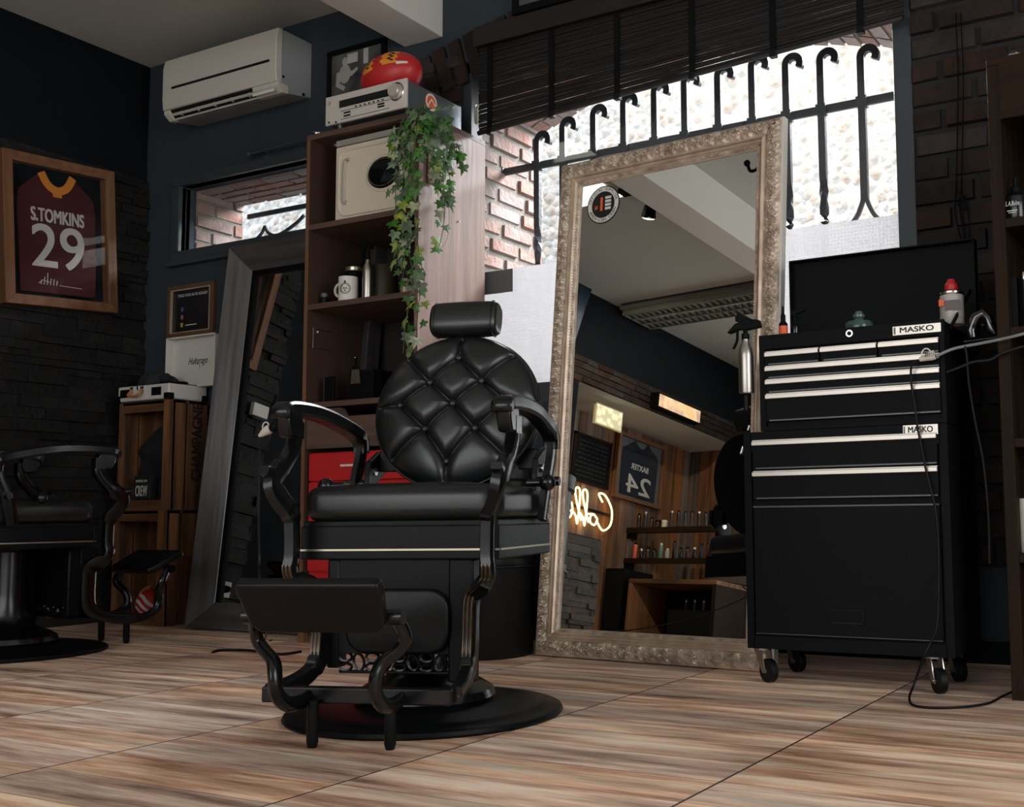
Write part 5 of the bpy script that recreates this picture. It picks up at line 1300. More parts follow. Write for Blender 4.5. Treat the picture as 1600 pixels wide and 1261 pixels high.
drawer(cab, .028, cw_-.028, h2+.012, h1+.010, True); drawer(cab, .028, cw_-.028, h3+.002, h2+.006, True)
dl = MB().box(.028, cw_-.028, -.004, .014, zrow(1330, 996), h4+.002).build('door', 'mat_black', cab, smooth=False, bevel=.001)
mb = MB(); mb.box(.028, cw_-.028, -.0055, -.003, h4-.002, h4+.002); mb.box(.03, cw_-.03, -.0055, -.003, zrow(1330, 996), zrow(1330, 996)+.002); mb.build('door_edge', 'lip', dl, smooth=False)
g0, g1 = tp(1298, 952), tp(1352, 976)
mb = MB(); x0, x1, z0, z1 = g0.x-lx0, g1.x-lx0, g1.z, g0.z
for q in ((x0, x1, z1-.003, z1), (x0, x1, z0, z0+.005), (x0, x0+.003, z0, z1), (x1-.003, x1, z0, z1)): mb.box(q[0], q[1], -.0075, -.003, q[2], q[3])
mb.build('recessed_pull', 'rubber', dl, smooth=False)
def badge(t, x, z, w, h, y):
    b = MB().box(x, x+w, y-.002, y, z, z+h).build('name_plate', 'alu', t, smooth=False)
    text('brand_lettering', 'MASKO', h*.60, 'text_k', b, FRONT((x+w*.50, y-.0025, z+h*.5)), .0003, w=w*.70, thick=.0005)
    MB().box(x+w*.02, x+w*.06, y-.0028, y-.002, z+h*.1, z+h*.9).build('brand_bar', 'lip', b, smooth=False)
b0, b1 = tp(1411, 665), tp(1466, 678); badge(cab, b0.x-lx0, b1.z+.0, b1.x-b0.x, b0.z-b1.z, -.0)
def castor(ang, y0, x):
    Rz = Matrix.Rotation(radians(ang), 3, 'Z'); o_ = Vector((x, y0, 0)); tr = lambda p: o_+Rz @ Vector(p)
    c = MB(); c.cyl(tr((-.011, 0, .034)), tr((.011, 0, .034)), .0335, seg=32); w = c.build('castor_wheel', 'rubber', cab, bevel=.003)
    mb = MB()
    for xs in (-.018, .0145): mb.hexa([tr((xs+a, b, c_)) for a, b, c_ in ((0, -.006, .028), (.0035, -.006, .028), (.0035, .010, .030), (0, .010, .030), (0, .012, .092), (.0035, .012, .092), (.0035, .046, .092), (0, .046, .092))])
    mb.cyl(tr((-.021, 0, .034)), tr((.021, 0, .034)), .006); mb.cyl((x+(Rz @ Vector((0, .03, 0))).x, y0+(Rz @ Vector((0, .03, 0))).y, .090), (x+(Rz @ Vector((0, .03, 0))).x, y0+(Rz @ Vector((0, .03, 0))).y, .101), .024); mb.build('castor_fork', 'steel', w)
for x in (.045, cw_-.055):
    for y in (.045, .27): castor(58 if x < .1 else 40, y, x)
# side rail of the cabinet
# upper chest
ux0, ux1 = tp(1186, 600).x, tp(1477, 600).x
uz0, uz1 = lz1+.002, tp(1330, 511).z
top = thing('tool_chest', 'black tool chest with steel edged drawers and raised lid on top of the cabinet', 'tool chest', (ux0, TY+.005, uz0)); uw = ux1-ux0; uh = uz1-uz0
MB().box(0, uw, .012, .30, 0, uh-.002).build('carcass', 'mat_black', top, smooth=False, bevel=.003)
zt_ = zrow(1330, 535)-uz0
mb = MB(); mb.box(0, .018, 0, .014, 0, uh); mb.box(uw-.012, uw, 0, .014, 0, uh); mb.box(.018, uw-.012, 0, .014, zt_+.002, uh); mb.box(.018, uw-.012, 0, .014, 0, .012); mb.build('front_frame', 'mat_black', top, smooth=False)
r = [zrow(1197, 554)*.5+zrow(1474, 531)*.5-uz0, zrow(1197, 577)*.5+zrow(1474, 555)*.5-uz0, zrow(1197, 598)*.5+zrow(1474, 577)*.5-uz0, zrow(1197, 620)*.5+zrow(1474, 602)*.5-uz0, zrow(1330, 652)-uz0]
th3 = [(.020, .020+(uw-.034)*.325), (.020+(uw-.034)*.335, .020+(uw-.034)*.66), (.020+(uw-.034)*.67, uw-.014)]
for a, b in th3: drawer(top, a, b, r[1]+.010, r[0]+.007, True)
drawer(top, .02, uw-.014, r[2]+.010, r[1]+.007, True); drawer(top, .02, uw-.014, r[3]+.010, r[2]+.007, True); drawer(top, .02, uw-.014, r[4], r[3]+.007, True)
b0, b1 = tp(1394, 506), tp(1470, 524); badge(top, b0.x-ux0, (b1.z+b0.z)/2-uz0-.0105, b1.x-b0.x, .024, -.0)
kl = tp(1327, 521); mb = MB(); mb.lathe([(0, -.006), (.010, -.006), (.012, -.003), (.012, 0)], (kl.x-ux0, 0, kl.z-uz0), 24, 'y', False); mb.build('lock', 'chrome', top); mb = MB(); mb.lathe([(0, -.0075), (.006, -.0075), (.006, -.005)], (kl.x-ux0, 0, kl.z-uz0), 16, 'y', False); mb.build('lock_core', 'mat_black', top)
# raised lid
l0, l1, l2, l3 = P(1222, 414, 'y', TB-.02), P(1528, 379, 'y', TB-.02), None, None
mb = MB(); LX0_, LX1_ = ux0+.0, ux1-.0
ya = .285; lz_t = (l0.z+l1.z)/2-uz0
R_ = Matrix.Rotation(radians(-4), 3, 'X')
mb.box(-.0, uw+.035, 0, .012, 0, lz_t-uh, None, (0, ya, uh)); 
mb.box(-.0, .004, -.03, .0, 0, lz_t-uh, None, (0, ya, uh)); mb.box(uw+.031, uw+.035, -.03, .0, 0, lz_t-uh, None, (0, ya, uh)); mb.box(0, uw+.035, -.03, 0, lz_t-uh-.004, lz_t-uh, None, (0, ya, uh))
mb.build('raised_lid', 'mat_black', top, smooth=False)
mb = MB(); mb.strip([(uw+.015, .02, uh-.02), (uw+.018, .10, uh+.03), (uw+.02, .26, uh+.12)], .006, .012, (1, 0, 0)); mb.build('lid_stay', 'satin', top, smooth=False)
TT = uz0+uh
# things on top / hanging
def onchest(x, y, dy=.06): return P(x, y, 'y', TY+dy)
p = onchest(1224, 515, .05)
t = canister('hair_tonic_bottle', 'small black pump bottle with orange label at the left end of the tool chest', 'bottle', p.x, TY+.05, TT, .0135, .030, 'orange', None)
MB().lathe([(.0135, .030), (.012, .038), (.007, .044), (.007, .062), (.004, .065), (.003, .088), (0, .088)], (0, 0, 0), 18).build('pump', 'mat_black', t)
p = onchest(1242, 510, .10)
t = canister('spray_bottle', 'small glossy black trigger bottle behind the orange labelled bottle', 'spray bottle', p.x, TY+.10, TT, .014, .034, mat('gloss_black_plastic', (16, 17, 18), .15), None)
mb = MB(); mb.lathe([(.014, .034), (.008, .042), (.006, .07), (0, .07)], (0, 0, 0), 16); mb.prism([(-.012, .066), (.03, .078), (.03, .084), (-.008, .082)], 'y', -.006, .006); mb.tube([(.012, 0, .07), (.016, 0, .05)], .003); mb.build('spray_head', 'mat_black', t)
p = onchest(1262, 513, .09); tag(MB().lathe([(0, 0), (.018, 0), (.019, .003), (.019, .006), (0, .007)], (p.x+.006, TY+.085, TT), 24).build('tin_lid', 'steel'), 'flat round steel lid beside the small black trigger bottle', 'lid')
p = onchest(1342, 500, .10)
t = thing('glass_bottle', 'squat green tinted glass bottle with stopper on the tool chest', 'bottle', (p.x, TY+.10, TT))
MB().lathe([(0, 0), (.038, 0), (.040, .003), (.040, .022), (.036, .030), (.016, .034), (.013, .040), (0, .040)], (0, 0, 0), 36).build('body', mat('green_glass', (84, 112, 108), .12, trans=.55), t)
MB().lathe([(.013, .040), (.017, .043), (.017, .050), (.011, .056), (.010, .060), (0, .060)], (0, 0, 0), 24).build('stopper', mat('green_stopper', (74, 92, 90), .2), t)
p = onchest(1487, 495, .10)
t = thing('spray_can', 'white aerosol can with red cap at the right end of the tool chest', 'spray can', (p.x-.003, TY+.12, TT))
MB().lathe([(0, 0), (.032, 0), (.033, .003), (.033, .080), (.031, .088), (.016, .096), (0, .096)], (0, 0, 0), 36).build('can', mat('can_white', (170, 164, 158), .35), t)
MB().lathe([(.033, .082), (.0345, .084), (.0345, .090), (.030, .092)], (0, 0, 0), 36, 'z', False).build('rim', 'chrome', t)
MB().lathe([(.016, .096), (.018, .098), (.018, .112), (.013, .118), (.010, .128), (0, .129)], (0, 0, 0), 24).build('cap', 'red', t)
mb = MB(); mb.box(-.012, .030, -.0345, -.033, .036, .064); mb.build('can_label', mat('label_grey', (92, 84, 84), .5), t, smooth=False)
mb = MB(); mb.box(-.028, -.014, -.0335, -.030, .05, .068); mb.build('can_print', 'orange', t, smooth=False)
# steel spray bottle hooked on the left side of the chest
p = P(1164, 612, 'y', TY-.0); bz0 = P(1164, 614, 'y', TY).z; btz = P(1164, 535, 'y', TY).z
t = spray('spray_bottle', 'brushed steel spray bottle with black trigger hanging on the left side of the tool chest', (p.x, TY+.012, bz0), btz-bz0+.006, .0225, lefty=-1)
mb = MB(); mb.prism([(-.055, .182), (-.03, .206), (.01, .218), (.045, .212), (.05, .19), (.0, .184), (-.02, .188), (-.05, .178)], 'y', -.012, .012); mb.build('trigger_cowl', 'mat_black', t, bevel=.003)
tq = P(1166, 630, 'y', TY+.03); tag(MB().cyl((tq.x, TY+.03, tq.z-.02), (tq.x, TY+.03, bz0-.003), .008).build('comb_handle', 'rubber'), 'dark handle sticking out below the hanging steel spray bottle', 'handle')
# white plug with black cord hanging in front of the chest
pg = P(1452, 556, 'y', TY-.03)
t = thing('power_cord', 'black cord with white plug hooked on the tool chest and trailing to the floor', 'power cord', pg)
mb = MB(); mb.tube([(-.026, 0, -.008), (-.01, 0, -.004), (.006, 0, 0), (.014, 0, .002)], [.006, .0095, .013, .013], 14); mb.tube([Vector((-.008, 0, .006))+Vector((.012*cos(a), 0, .014*sin(a))) for a in [radians(0+200*k/12) for k in range(13)]], .002, 6); mb.build('plug', 'white', t)
mb = MB()
for i in range(5): mb.tube([(-.008+.005*i, -.0125, -.004), (-.005+.005*i, -.0125, .006)], .0009, 4)
mb.build('plug_ribs', 'rubber', t)
def cord_pts(px, ys):
    return [P(a, b, 'y', y) for (a, b), y in zip(px, ys)]
pts = cord_pts([(1441, 561), (1425, 570), (1424, 600), (1430, 640), (1434, 670), (1448, 740), (1462, 800), (1466, 860), (1466, 940), (1462, 985), (1446, 1020)], [TY-.03, TY-.03, TY-.02, TY-.02, TY-.02, TY-.02, TY-.02, TY-.02, TY-.03, TY-.04, TY-.06])
pts += [P(1428, 1070, 'z', .05), P(1421, 1090, 'z', .012), P(1430, 1103, 'z', .004), P(1480, 1106, 'z', .004), P(1540, 1100, 'z', .004), P(1566, 1088, 'z', .004), P(1584, 1080, 'z', .02)]
mb = MB(); mb.tube([p-pg for p in smooth_path(pts, 6)], .0032, 7); mb.build('cord', 'rubber', t)
cp0 = [P(1462, 557, 'y', TY-.03), P(1490, 545, 'y', TY-.0), P(1530, 537, 'y', TY-.0), P(1565, 530, 'y', TY-.01), P(1590, 524, 'y', TY-.02), P(1612, 518, 'y', TY-.02)]
tag((lambda m_: (m_.tube(smooth_path(cp0, 5), .004, 8), m_.build('white_cable', mat('grey_cable', (120, 122, 124), .5)))[1])(MB()), 'pale grey cable running from the white plug to the right shelf', 'cable')
for k_, (pts_, lb) in enumerate((([(1479, 582), (1500, 574), (1520, 566), (1548, 562), (1566, 552), (1600, 541)], 'glossy dark cable drooping under the pale grey cable at the right shelf'), ([(1508, 541), (1511, 560), (1514, 600), (1524, 660), (1536, 720), (1544, 800), (1546, 880)], 'thin black cord hanging down the right side of the tool chest'))):
    mb = MB(); mb.tube(smooth_path([P(x, y, 'y', TY+.0) for x, y in pts_], 5), .003 if k_ else .0045, 6); tag(mb.build('hanging_cable', 'rubber'), lb, 'cable')
# clippers hanging right of the can
p = P(1537, 515, 'y', TY+.05)
t = thing('hair_clipper', 'glossy black clippers in a rack between the aerosol can and right shelf', 'hair clipper', p)
mb = MB()
mb.tube([(-.03, 0, -.02), (-.034, 0, .0), (-.02, 0, .035), (0, 0, .045), (.012, 0, .03), (.02, 0, 0), (.03, 0, -.015)], [.012, .015, .014, .013, .014, .015, .010], 12); mb.build('body', mat('clipper_gloss', (14, 15, 17), .1, coat=1), t)
mb = MB(); mb.tube([(-.05, .01, -.02), (-.05, -.01, -.03), (.045, -.01, -.025), (.05, .01, -.02)], .004, 8); mb.ball((.0, -.014, .01), .006); mb.build('rack', 'satin', t)

# ------------------------------------------------------------------ right shelf
HY = 2.95; hx = P(1540, 90, 'y', HY).x; hz = P(1545, 92, 'y', HY).z
sh = thing('shelf_unit', 'tall dark oak shelf unit cut off by the right edge', 'shelf unit', (hx, HY, 0)); hw_ = .62; hd_ = .36
MB().box(0, .032, 0, hd_, 0, hz-.02).build('upright', 'shelfwood', sh, smooth=False, bevel=.002); MB().box(hw_-.03, hw_, 0, hd_, 0, hz-.02).build('upright', 'shelfwood', sh, smooth=False, bevel=.002)
MB().box(0, hw_, 0, hd_, hz-.02, hz).build('top_board', 'shelfwood_h', sh, smooth=False, bevel=.002); MB().box(.032, hw_-.03, 0, .015, hz-.17, hz-.02).build('top_fascia', 'shelfwood_h', sh, smooth=False)
hs = [P(1580, y, 'y', HY).z for y in (347, 518, 692, 872)]
for z in hs+[.05]: MB().box(.032, hw_-.03, 0, hd_, z-.012, z+.012).build('shelf', 'shelfwood_h', sh, smooth=False, bevel=.002)
MB().box(.0, hw_, hd_-.01, hd_, 0, hz-.02).build('back_panel', 'mat_black', sh, smooth=False)
c0 = P(1574, 76, 'y', HY+.06)
car = thing('toy_car', 'small silver toy racing car on top of the right shelf unit', 'toy car', (c0.x+.01, HY+.06, hz+.001))
mb = MB(); mb.prism([(-.042, .006), (-.040, .013), (-.02, .016), (-.006, .018), (.0, .027), (.012, .027), (.02, .019), (.042, .018), (.044, .006)], 'y', -.016, .016); mb.build('body', mat('car_silver', (150, 152, 152), .25, .5), car, bevel=.003)
mb = MB(); mb.box(-.03, .03, -.0165, -.0158, .010, .013); mb.box(-.002, .014, -.0168, .0168, .019, .025); mb.build('trim_stripe', 'text_k', car, smooth=False)
for x in (-.027, .030): mb = MB(); mb.cyl((x, -.019, .0085), (x, .019, .0085), .0085, seg=20); mb.build('wheel', 'rubber', car); MB().cyl((x, -.0195, .0085), (x, -.019, .0085), .0045).build('hub', 'chrome', car)
b_ = P(1590, 335, 'y', HY+.07)
t = canister('product_bottle', 'dark pump bottle with white script label on the upper right shelf', 'bottle', b_.x, HY+.05, hs[0]+.0125, .03, .065, mat('bottle_dark', (20, 22, 24), .2), None)
MB().lathe([(.03, .065), (.014, .078), (.012, .092), (.005, .094), (.005, .12), (0, .12)], (0, 0, 0), 20).build('pump', 'mat_black', t)
text('label_script', 'L.A.Bulos', .013, 'text_w', t, FRONT((-.004, -.0305, .042)), .0004, w=.036, shear=.3); mb = MB(); mb.box(-.018, .008, -.031, -.030, .022, .024); mb.box(-.015, .006, -.031, -.030, .017, .0185); mb.build('label_lines', 'text_w', t, smooth=False)
t = canister('product_jar', 'teal capped jar behind the script labelled bottle on the right shelf', 'jar', b_.x+.035, HY+.14, hs[0]+.0125, .035, .09, mat('teal_jar', (50, 72, 76), .3), 'steel')
bb = P(1583, 505, 'y', HY+.05)
t = thing('product_box', 'thin black box with a white barcode label on the middle right shelf', 'box', (bb.x-.005, HY+.04, hs[1]+.0125)); MB().box(-.02, .02, 0, .05, 0, .14).build('carton', 'mat_black', t, smooth=False); mb = MB(); mb.box(-.014, .0, -.001, 0, .012, .034); mb.build('barcode_label', 'white', t, smooth=False)
t = canister('product_bottle', 'slim glossy black bottle beside the boxed product on the middle right shelf', 'bottle', bb.x+.035, HY+.05, hs[1]+.0125, .012, .13, mat('slim_gloss', (18, 20, 22), .1, coat=.6), 'chrome')
bb = P(1597, 860, 'y', HY+.06)
canister('paper_roll', 'white paper roll standing on the lower right shelf', 'paper roll', bb.x+.025, HY+.08, hs[3]+.0125, .045, .14, 'white')

# ------------------------------------------------------------------ bamboo blind
BLY = WY-.075
def blp(x, y): return P(x, y, 'y', BLY)
tl, blp_, br1 = blp(749, 54), blp(752, 203), blp(1392, 26)
bx0, bx1 = tl.x, P(1408, 60, 'y', BLY).x+.01
zbl, zbr = blp_.z, br1.z
zt = (tl.z+blp(815, 28).z)/2
bd_ = thing('bamboo_blind', 'dark brown bamboo slat blind pulled halfway over the big window', 'blind', (bx0, BLY, zt))
L_ = bx1-bx0; nsl = 74
mb = MB(); random.seed(5)
for i in range(nsl):
    f = i/(nsl-1); za = (zbl-zt)*f-.01; zb = (zbr-zt)*f-.01; dy = .002*sin(i*1.9)+random.uniform(-.002, .002); hgt_ = .0034
    sg_n = 8; dz = [random.uniform(-.0009, .0009) for _ in range(sg_n+1)]
    mb.tube([Vector((L_*k/sg_n, dy, za+(zb-za)*k/sg_n+dz[k])) for k in range(sg_n+1)], hgt_*1.02 if i not in (52, 66) else hgt_*.8, 6, True, 1)
mb.build('slats', 'bamboo', bd_, smooth=True)
mb = MB(); mb.box(-.01, L_+.01, -.03, .0, -.075, .01); mb.build('valance', 'bamboo', bd_, smooth=False, bevel=.003)
mb = MB()
mb.tube([(0, -.004, zbl-zt-.014), (L_, -.004, zbr-zt-.014)], .010, 8)
mb.build('bottom_bar', 'bamboo', bd_)
for x in (.06, .36, .66, .98, 1.30, 1.62):
    if x > L_: continue
    zb = (zbl+(zbr-zbl)*x/L_)-zt-.02; t2 = MB(); t2.box(x-.012, x+.012, -.010, -.007, zb, -.07); t2.build('tape', 'mat_black', bd_, smooth=False); t2 = MB(); t2.box(x-.012, x+.012, -.016, .006, zb-.012, zb+.01); t2.build('clip', 'rubber', bd_, smooth=False)
# cords on the right brick pier
for k_, (xa, lb) in enumerate(((1493, 'thin black blind cord looped down the dark brick pier'), (1501, 'second black blind cord beside it ending in a small tangle'))):
    mb = MB(); pts_ = [(xa, 20), (xa+4, 120), (xa+3, 200), (xa+1, 290), (xa-1, 330), (xa+8, 372), (xa+14, 366), (xa+10, 320)]
    mb.tube(smooth_path([P(x, y, 'y', WY-.03) for x, y in pts_], 5), .0022, 5)
    if k_: mb.tube(smooth_path([P(x, y, 'y', WY-.035) for x, y in ((1498, 300), (1508, 312), (1496, 320), (1510, 326), (1500, 306))], 4), .003, 5)
    tag(mb.build('blind_cord', 'mat_black'), lb, 'cord')
# chrome clip and bracket near the blind end
p = P(746, 178, 'y', WY-.06); t = thing('cable_conduit', 'small white chrome lined conduit on the wall between bookcase and blind', 'conduit', p)
mb = MB(); mb.tube(smooth_path([(.01, 0, .045), (-.006, 0, .035), (-.010, 0, 0), (-.008, 0, -.03), (.0, 0, -.045)], 5), .006, 8); mb.build('pipe', 'chrome', t)
mb = MB(); mb.box(-.004, .018, 0, .05, -.042, .044); mb.build('box', 'white', t, smooth=False, bevel=.004)

# ------------------------------------------------------------------ cords at the chair
pg = Vector(P(416, 672, 'y', 1.97))
t = thing('power_cord', 'black cord with white plug hooked on the left arm of the barber chair', 'power cord', pg)
mb = MB(); mb.tube([(-.022, 0, -.014), (-.008, 0, -.006), (.006, 0, 0), (.018, 0, .004)], [.005, .009, .012, .011], 14); mb.tube([Vector((-.002, 0, .008))+Vector((.011*cos(a), 0, .012*sin(a))) for a in [radians(10+200*k/10) for k in range(11)]], .0018, 6); mb.build('plug', 'white', t)
mb = MB(); mb.ball((.028, 0, .006), .014, .012, .014); mb.cyl((.03, 0, .012), (.045, 0, .012), .003); mb.cyl((.03, 0, .0), (.05, 0, -.002), .003); mb.build('socket_end', 'mat_black', t)
pts = [P(x, y, 'y', 1.97) for x, y in ((410, 676), (406, 700), (405, 740), (404, 800), (405, 860), (406, 900))]+[P(416, 985, 'y', 2.3), P(412, 1005, 'z', .01), P(425, 1000, 'z', .004)]
mb = MB(); mb.tube([p-pg for p in smooth_path(pts, 6)], .0028, 7); mb.build('cord', 'rubber', t)
mb = MB(); mb.tube(smooth_path([P(332, 1019, 'z', .006), P(345, 1016, 'z', .005), P(380, 1016, 'z', .005), P(405, 1018, 'z', .005), P(440, 1022, 'z', .005), P(470, 1018, 'z', .005)], 6), .005, 8)
tag(mb.build('floor_cable', 'rubber'), 'short black cable lying on the floor behind the footrest', 'cable')

# ------------------------------------------------------------------ the rest of the room, seen in the gold mirror
C3 = CAM-2*((CAM-mo_).dot(mn))*mn
def gmr(x, y, ax, v):
    d = fw + rt*((x-CX)/F) - up*((y-CY)/F); d = d-2*d.dot(mn)*mn; i = 'xyz'.index(ax); return C3+d*((v-C3[i])/d[i])
# louvred fluorescent fixture
a, b, c = gmr(945, 478, 'z', 2.74), gmr(1185, 435, 'z', 2.74), gmr(972, 509, 'z', 2.70)
fy0, fy1 = min(a.y, c.y), max(a.y, c.y)
t = thing('fluorescent_fixture', 'long grey louvred fluorescent ceiling fixture reflected in the gold mirror', 'ceiling light', (-4.80, -.10, CZ))
fl, fd = 1.75, .40
MB().box(0, fl, -fd, 0, -.045, -.012).build('housing', mat('fixture_grey', (128, 128, 124), .5), t, smooth=False, bevel=.003)
MB().box(0.02, fl-.02, -fd-.0+.004, .004, -.012, 0).build('mounting_frame', 'iron_dark', t, smooth=False)
mb = MB()
for i in range(30): mb.box(.02+i*(fl-.04)/29-.003, .02+i*(fl-.04)/29+.003, -fd*.95, -fd*.05, -.085, -.045)
for y in (-fd*.95, -fd*.65, -fd*.35, -fd*.05): mb.box(.02, fl-.02, y-.004, y+.004, -.09, -.045)
mb.build('louvre', mat('louvre_metal', (150, 150, 142), .35, .5), t, smooth=False)
for y in (-fd*.5,): MB().cyl((.05, y, -.062), (fl-.05, y, -.062), .012).build('tube', mat('unlit_tube', (190, 190, 180), .4), t)
# spot lamp and dark plate, LED panel
p = gmr(1015, 335, 'z', 2.68); SPOT = p.copy()
t = thing('spot_lamp', 'small spot lamp on the ceiling reflected near the top of the gold mirror', 'spot lamp', (p.x, p.y, CZ))
MB().box(-.035, .035, -.035, .035, -.02, 0).build('base', 'mat_black', t, smooth=False, bevel=.003); MB().cyl((0, 0, -.02), (0, 0, -.06), .008).build('stem', 'mat_black', t)
mb = MB(); ax_ = Vector((-.35, -.35, -.87)).normalized(); mb.tube([Vector((0, 0, -.05)), Vector((0, 0, -.05))+ax_*.02, Vector((0, 0, -.05))+ax_*.085], [.02, .036, .046], 20); hdl = mb.build('lamp_head', 'satin', t)
MB().ball(Vector((0, 0, -.05))+ax_*.086, .040, .040, .012, 20, 10, ax_.to_track_quat('Z', 'Y').to_matrix()).build('bulb', emis('spot_bulb', (255, 246, 225), 1.6), t)
q0, q1 = gmr(918, 292, 'z', CZ-.02), gmr(968, 299, 'z', CZ-.02)
t = thing('ceiling_light_panel', 'bright white ceiling light panel reflected in the top left corner of the gold mirror', 'ceiling light', (-3.95, 1.44, CZ))
MB().box(-.02, .42, -.02, .34, -.014, 0).build('frame', 'ac', t, smooth=False); MB().box(0, .40, 0, .32, -.018, -.013).build('diffuser', emis('panel_light', (255, 250, 240), 2.2), t, smooth=False)
p = gmr(980, 302, 'z', CZ-.02)
tag(MB().box(p.x-.05, p.x+.05, p.y-.04, p.y+.04, CZ-.02, CZ).build('ceiling_sensor', 'mat_black', smooth=False), 'small dark square plate on the ceiling next to the bright light panel', 'sensor')
# hook under the ceiling
p = gmr(1188, 255, 'z', 2.62)
mb = MB(); mb.tube(smooth_path([(p.x, p.y, CZ), (p.x, p.y, 2.66), (p.x-.02, p.y-.01, 2.60), (p.x-.07, p.y-.02, 2.60), (p.x-.09, p.y-.02, 2.64)], 5), .009, 8); mb.ball((p.x-.095, p.y-.02, 2.65), .018)
tag(mb.build('ceiling_hook', 'mat_black'), 'black curved ceiling hook reflected at the top right of the gold mirror', 'hook')
# television
p = gmr(905, 455, 'x', -4.55)
t = thing('television', 'dark wall mounted television reflected at the left edge of the gold mirror', 'television', (LX+.04, .86, 2.52), 0)
MB().box(.12, .16, -.40, .40, -.22, .22, Matrix.Rotation(radians(14), 3, 'Y')).build('screen_housing', 'mat_black', t, smooth=False, bevel=.004)
MB().box(.1605, .162, -.385, .385, -.205, .205, Matrix.Rotation(radians(14), 3, 'Y')).build('screen', mat('screen_blue', (18, 34, 46), .12), t, smooth=False); MB().box(-.04, .14, -.06, .06, -.05, .05).build('wall_bracket', 'mat_black', t, smooth=False)
# jersey 24
q = [gmr(*c, 'x', AX+.05) for c in ((971, 690), (1037, 700), (1031, 781), (967, 775))]
jy0, jy1 = (q[0].y+q[3].y)/2+.02, (q[1].y+q[2].y)/2-.0; jz0, jz1 = (q[2].z+q[3].z)/2-.02, (q[0].z+q[1].z)/2+.02
jw2, jh2 = abs(jy0-jy1)+.06, jz1-jz0+.06
jm2 = frame_mtx(Vector((0, 1, 0)), Vector((-1, 0, 0)), Vector((0, 0, 1)), (AX+.06, (jy0+jy1)/2, (jz0+jz1)/2))
jersey('framed_jersey', 'navy sports jersey with number 24 in a frame, reflected in the gold mirror', jm2, jw2, jh2, .028, .045, ('pine_h', 'pine_v'), 'jersey_navy', mat('grey_mount', (96, 104, 110), .8),
       [('name_lettering', 'BAXTER', .05, 0, .02, .24), ('number', '24', .16, 0, -.14, .34)], collar='jersey_navy')
# menu board
t = thing('menu_board', 'black chalk menu board on the planks left of the framed 24 jersey', 'menu board', (AX+.012, -.64, 1.70))
mb = MB(); 
for a in ((-.24, .24, -.20, -.18), (-.24, .24, .18, .20), (-.24, -.22, -.20, .2), (.22, .24, -.2, .2)): mb.box(0, .02, a[0], a[1], a[2], a[3])
mb.build('frame', 'shelfwood', t, smooth=False); MB().box(0, .012, -.23, .23, -.19, .19).build('board', 'mat_black', t, smooth=False)
mb = MB(); random.seed(2)
for i in range(9):
    y = -.19
    while y < .17:
        w = random.uniform(.015, .05); mb.box(.012, .0128, y, y+w, .14-.036*i, .148-.036*i); y += w+.012
mb.build('chalk_writing', mat('chalk', (40, 43, 42), .8), t, smooth=False)
# neon sign 'Coffee' and black bracket
p = gmr(922, 795, 'x', AX+.06)
t = thing('neon_sign', 'glowing warm Coffee neon sign on the plank wall reflected in the gold mirror', 'neon sign', (AX+.05, p.y, p.z))
bc_ = [gmr(*c, 'x', AX+.05) for c in ((942, 768), (902, 822))]
cu = bpy.data.curves.new('coffee', 'FONT')
def nstroke(pts, k=.001): 
    return smooth_path([Vector((.0, u, v)) for u, v in pts], 6)
U = .60; strokes = [
 [(-.30, .10), (-.24, .17), (-.33, .17), (-.44, .05), (-.44, -.10), (-.34, -.17), (-.25, -.10)],
 [(-.20, -.04), (-.25, -.08), (-.22, -.14), (-.16, -.12), (-.16, -.06), (-.20, -.04), (-.12, -.05)],
 [(-.14, -.13), (-.06, .02), (-.02, .14), (-.06, .17), (-.09, .10), (-.09, -.16), (-.06, -.10), (-.01, -.06)],
 [(-.04, -.13), (.04, .02), (.08, .14), (.04, .17), (.01, .10), (.01, -.16), (.04, -.10), (.09, -.06)],
 [(.07, -.08), (.14, -.05), (.15, .0), (.11, .01), (.09, -.06), (.12, -.13), (.19, -.09)],
 [(.19, -.08), (.26, -.05), (.27, .0), (.23, .01), (.21, -.06), (.24, -.13), (.32, -.09)]]
sc_n = .92
for s_ in strokes:
    mb = MB(); mb.tube(nstroke([((u+.30)*sc_n-.16, v*.85) for u, v in s_]), .0075, 8); mb.build('neon_tube', 'neon', t)
MB().box(-.035, -.02, -.30, .58, -.01, .01).build('mounting_bar', 'mat_black', t, smooth=False)
# coloured light sign above the opening and hanging lit sign
p0_, p1_ = gmr(1025, 642, 'x', LX+.09), gmr(1092, 664, 'x', LX+.09)
t = thing('light_box_sign', 'small lit box sign with blue and amber picture above the alcove, in the mirror', 'light box', (LX+.02, p1_.y, OZ+.015))
ln_ = p0_.y-p1_.y
MB().box(0, .085, 0, ln_, 0, .125).build('box_body', 'mat_black', t, smooth=False, bevel=.003)
def sign_mat():
    m = emis('sign_glow', (255, 196, 140), .55); nt = m.node_tree; b = nt.nodes['Principled BSDF']; c = N(nt, 'ShaderNodeTexCoord'); n_ = N(nt, 'ShaderNodeTexNoise'); n_.inputs['Scale'].default_value = 7; n_.inputs['Detail'].default_value = 3; nt.links.new(c.outputs['Object'], n_.inputs['Vector'])
    r = N(nt, 'ShaderNodeValToRGB'); nt.links.new(n_.outputs['Fac'], r.inputs[0]); e = r.color_ramp.elements; e[0].position = .40; e[0].color = (*lin((90, 110, 130)), 1); e[1].position = .62; e[1].color = (*lin((255, 190, 120)), 1); q = e.new(.52); q.color = (*lin((240, 220, 190)), 1)
    nt.links.new(r.outputs[0], b.inputs['Emission Color']); return m
MB().box(.085, .087, .012, ln_-.012, .012, .113).build('lit_face', sign_mat(), t, smooth=False)
p0_, p1_ = gmr(929, 645, 'x', -5.0), gmr(971, 660, 'x', -5.0)
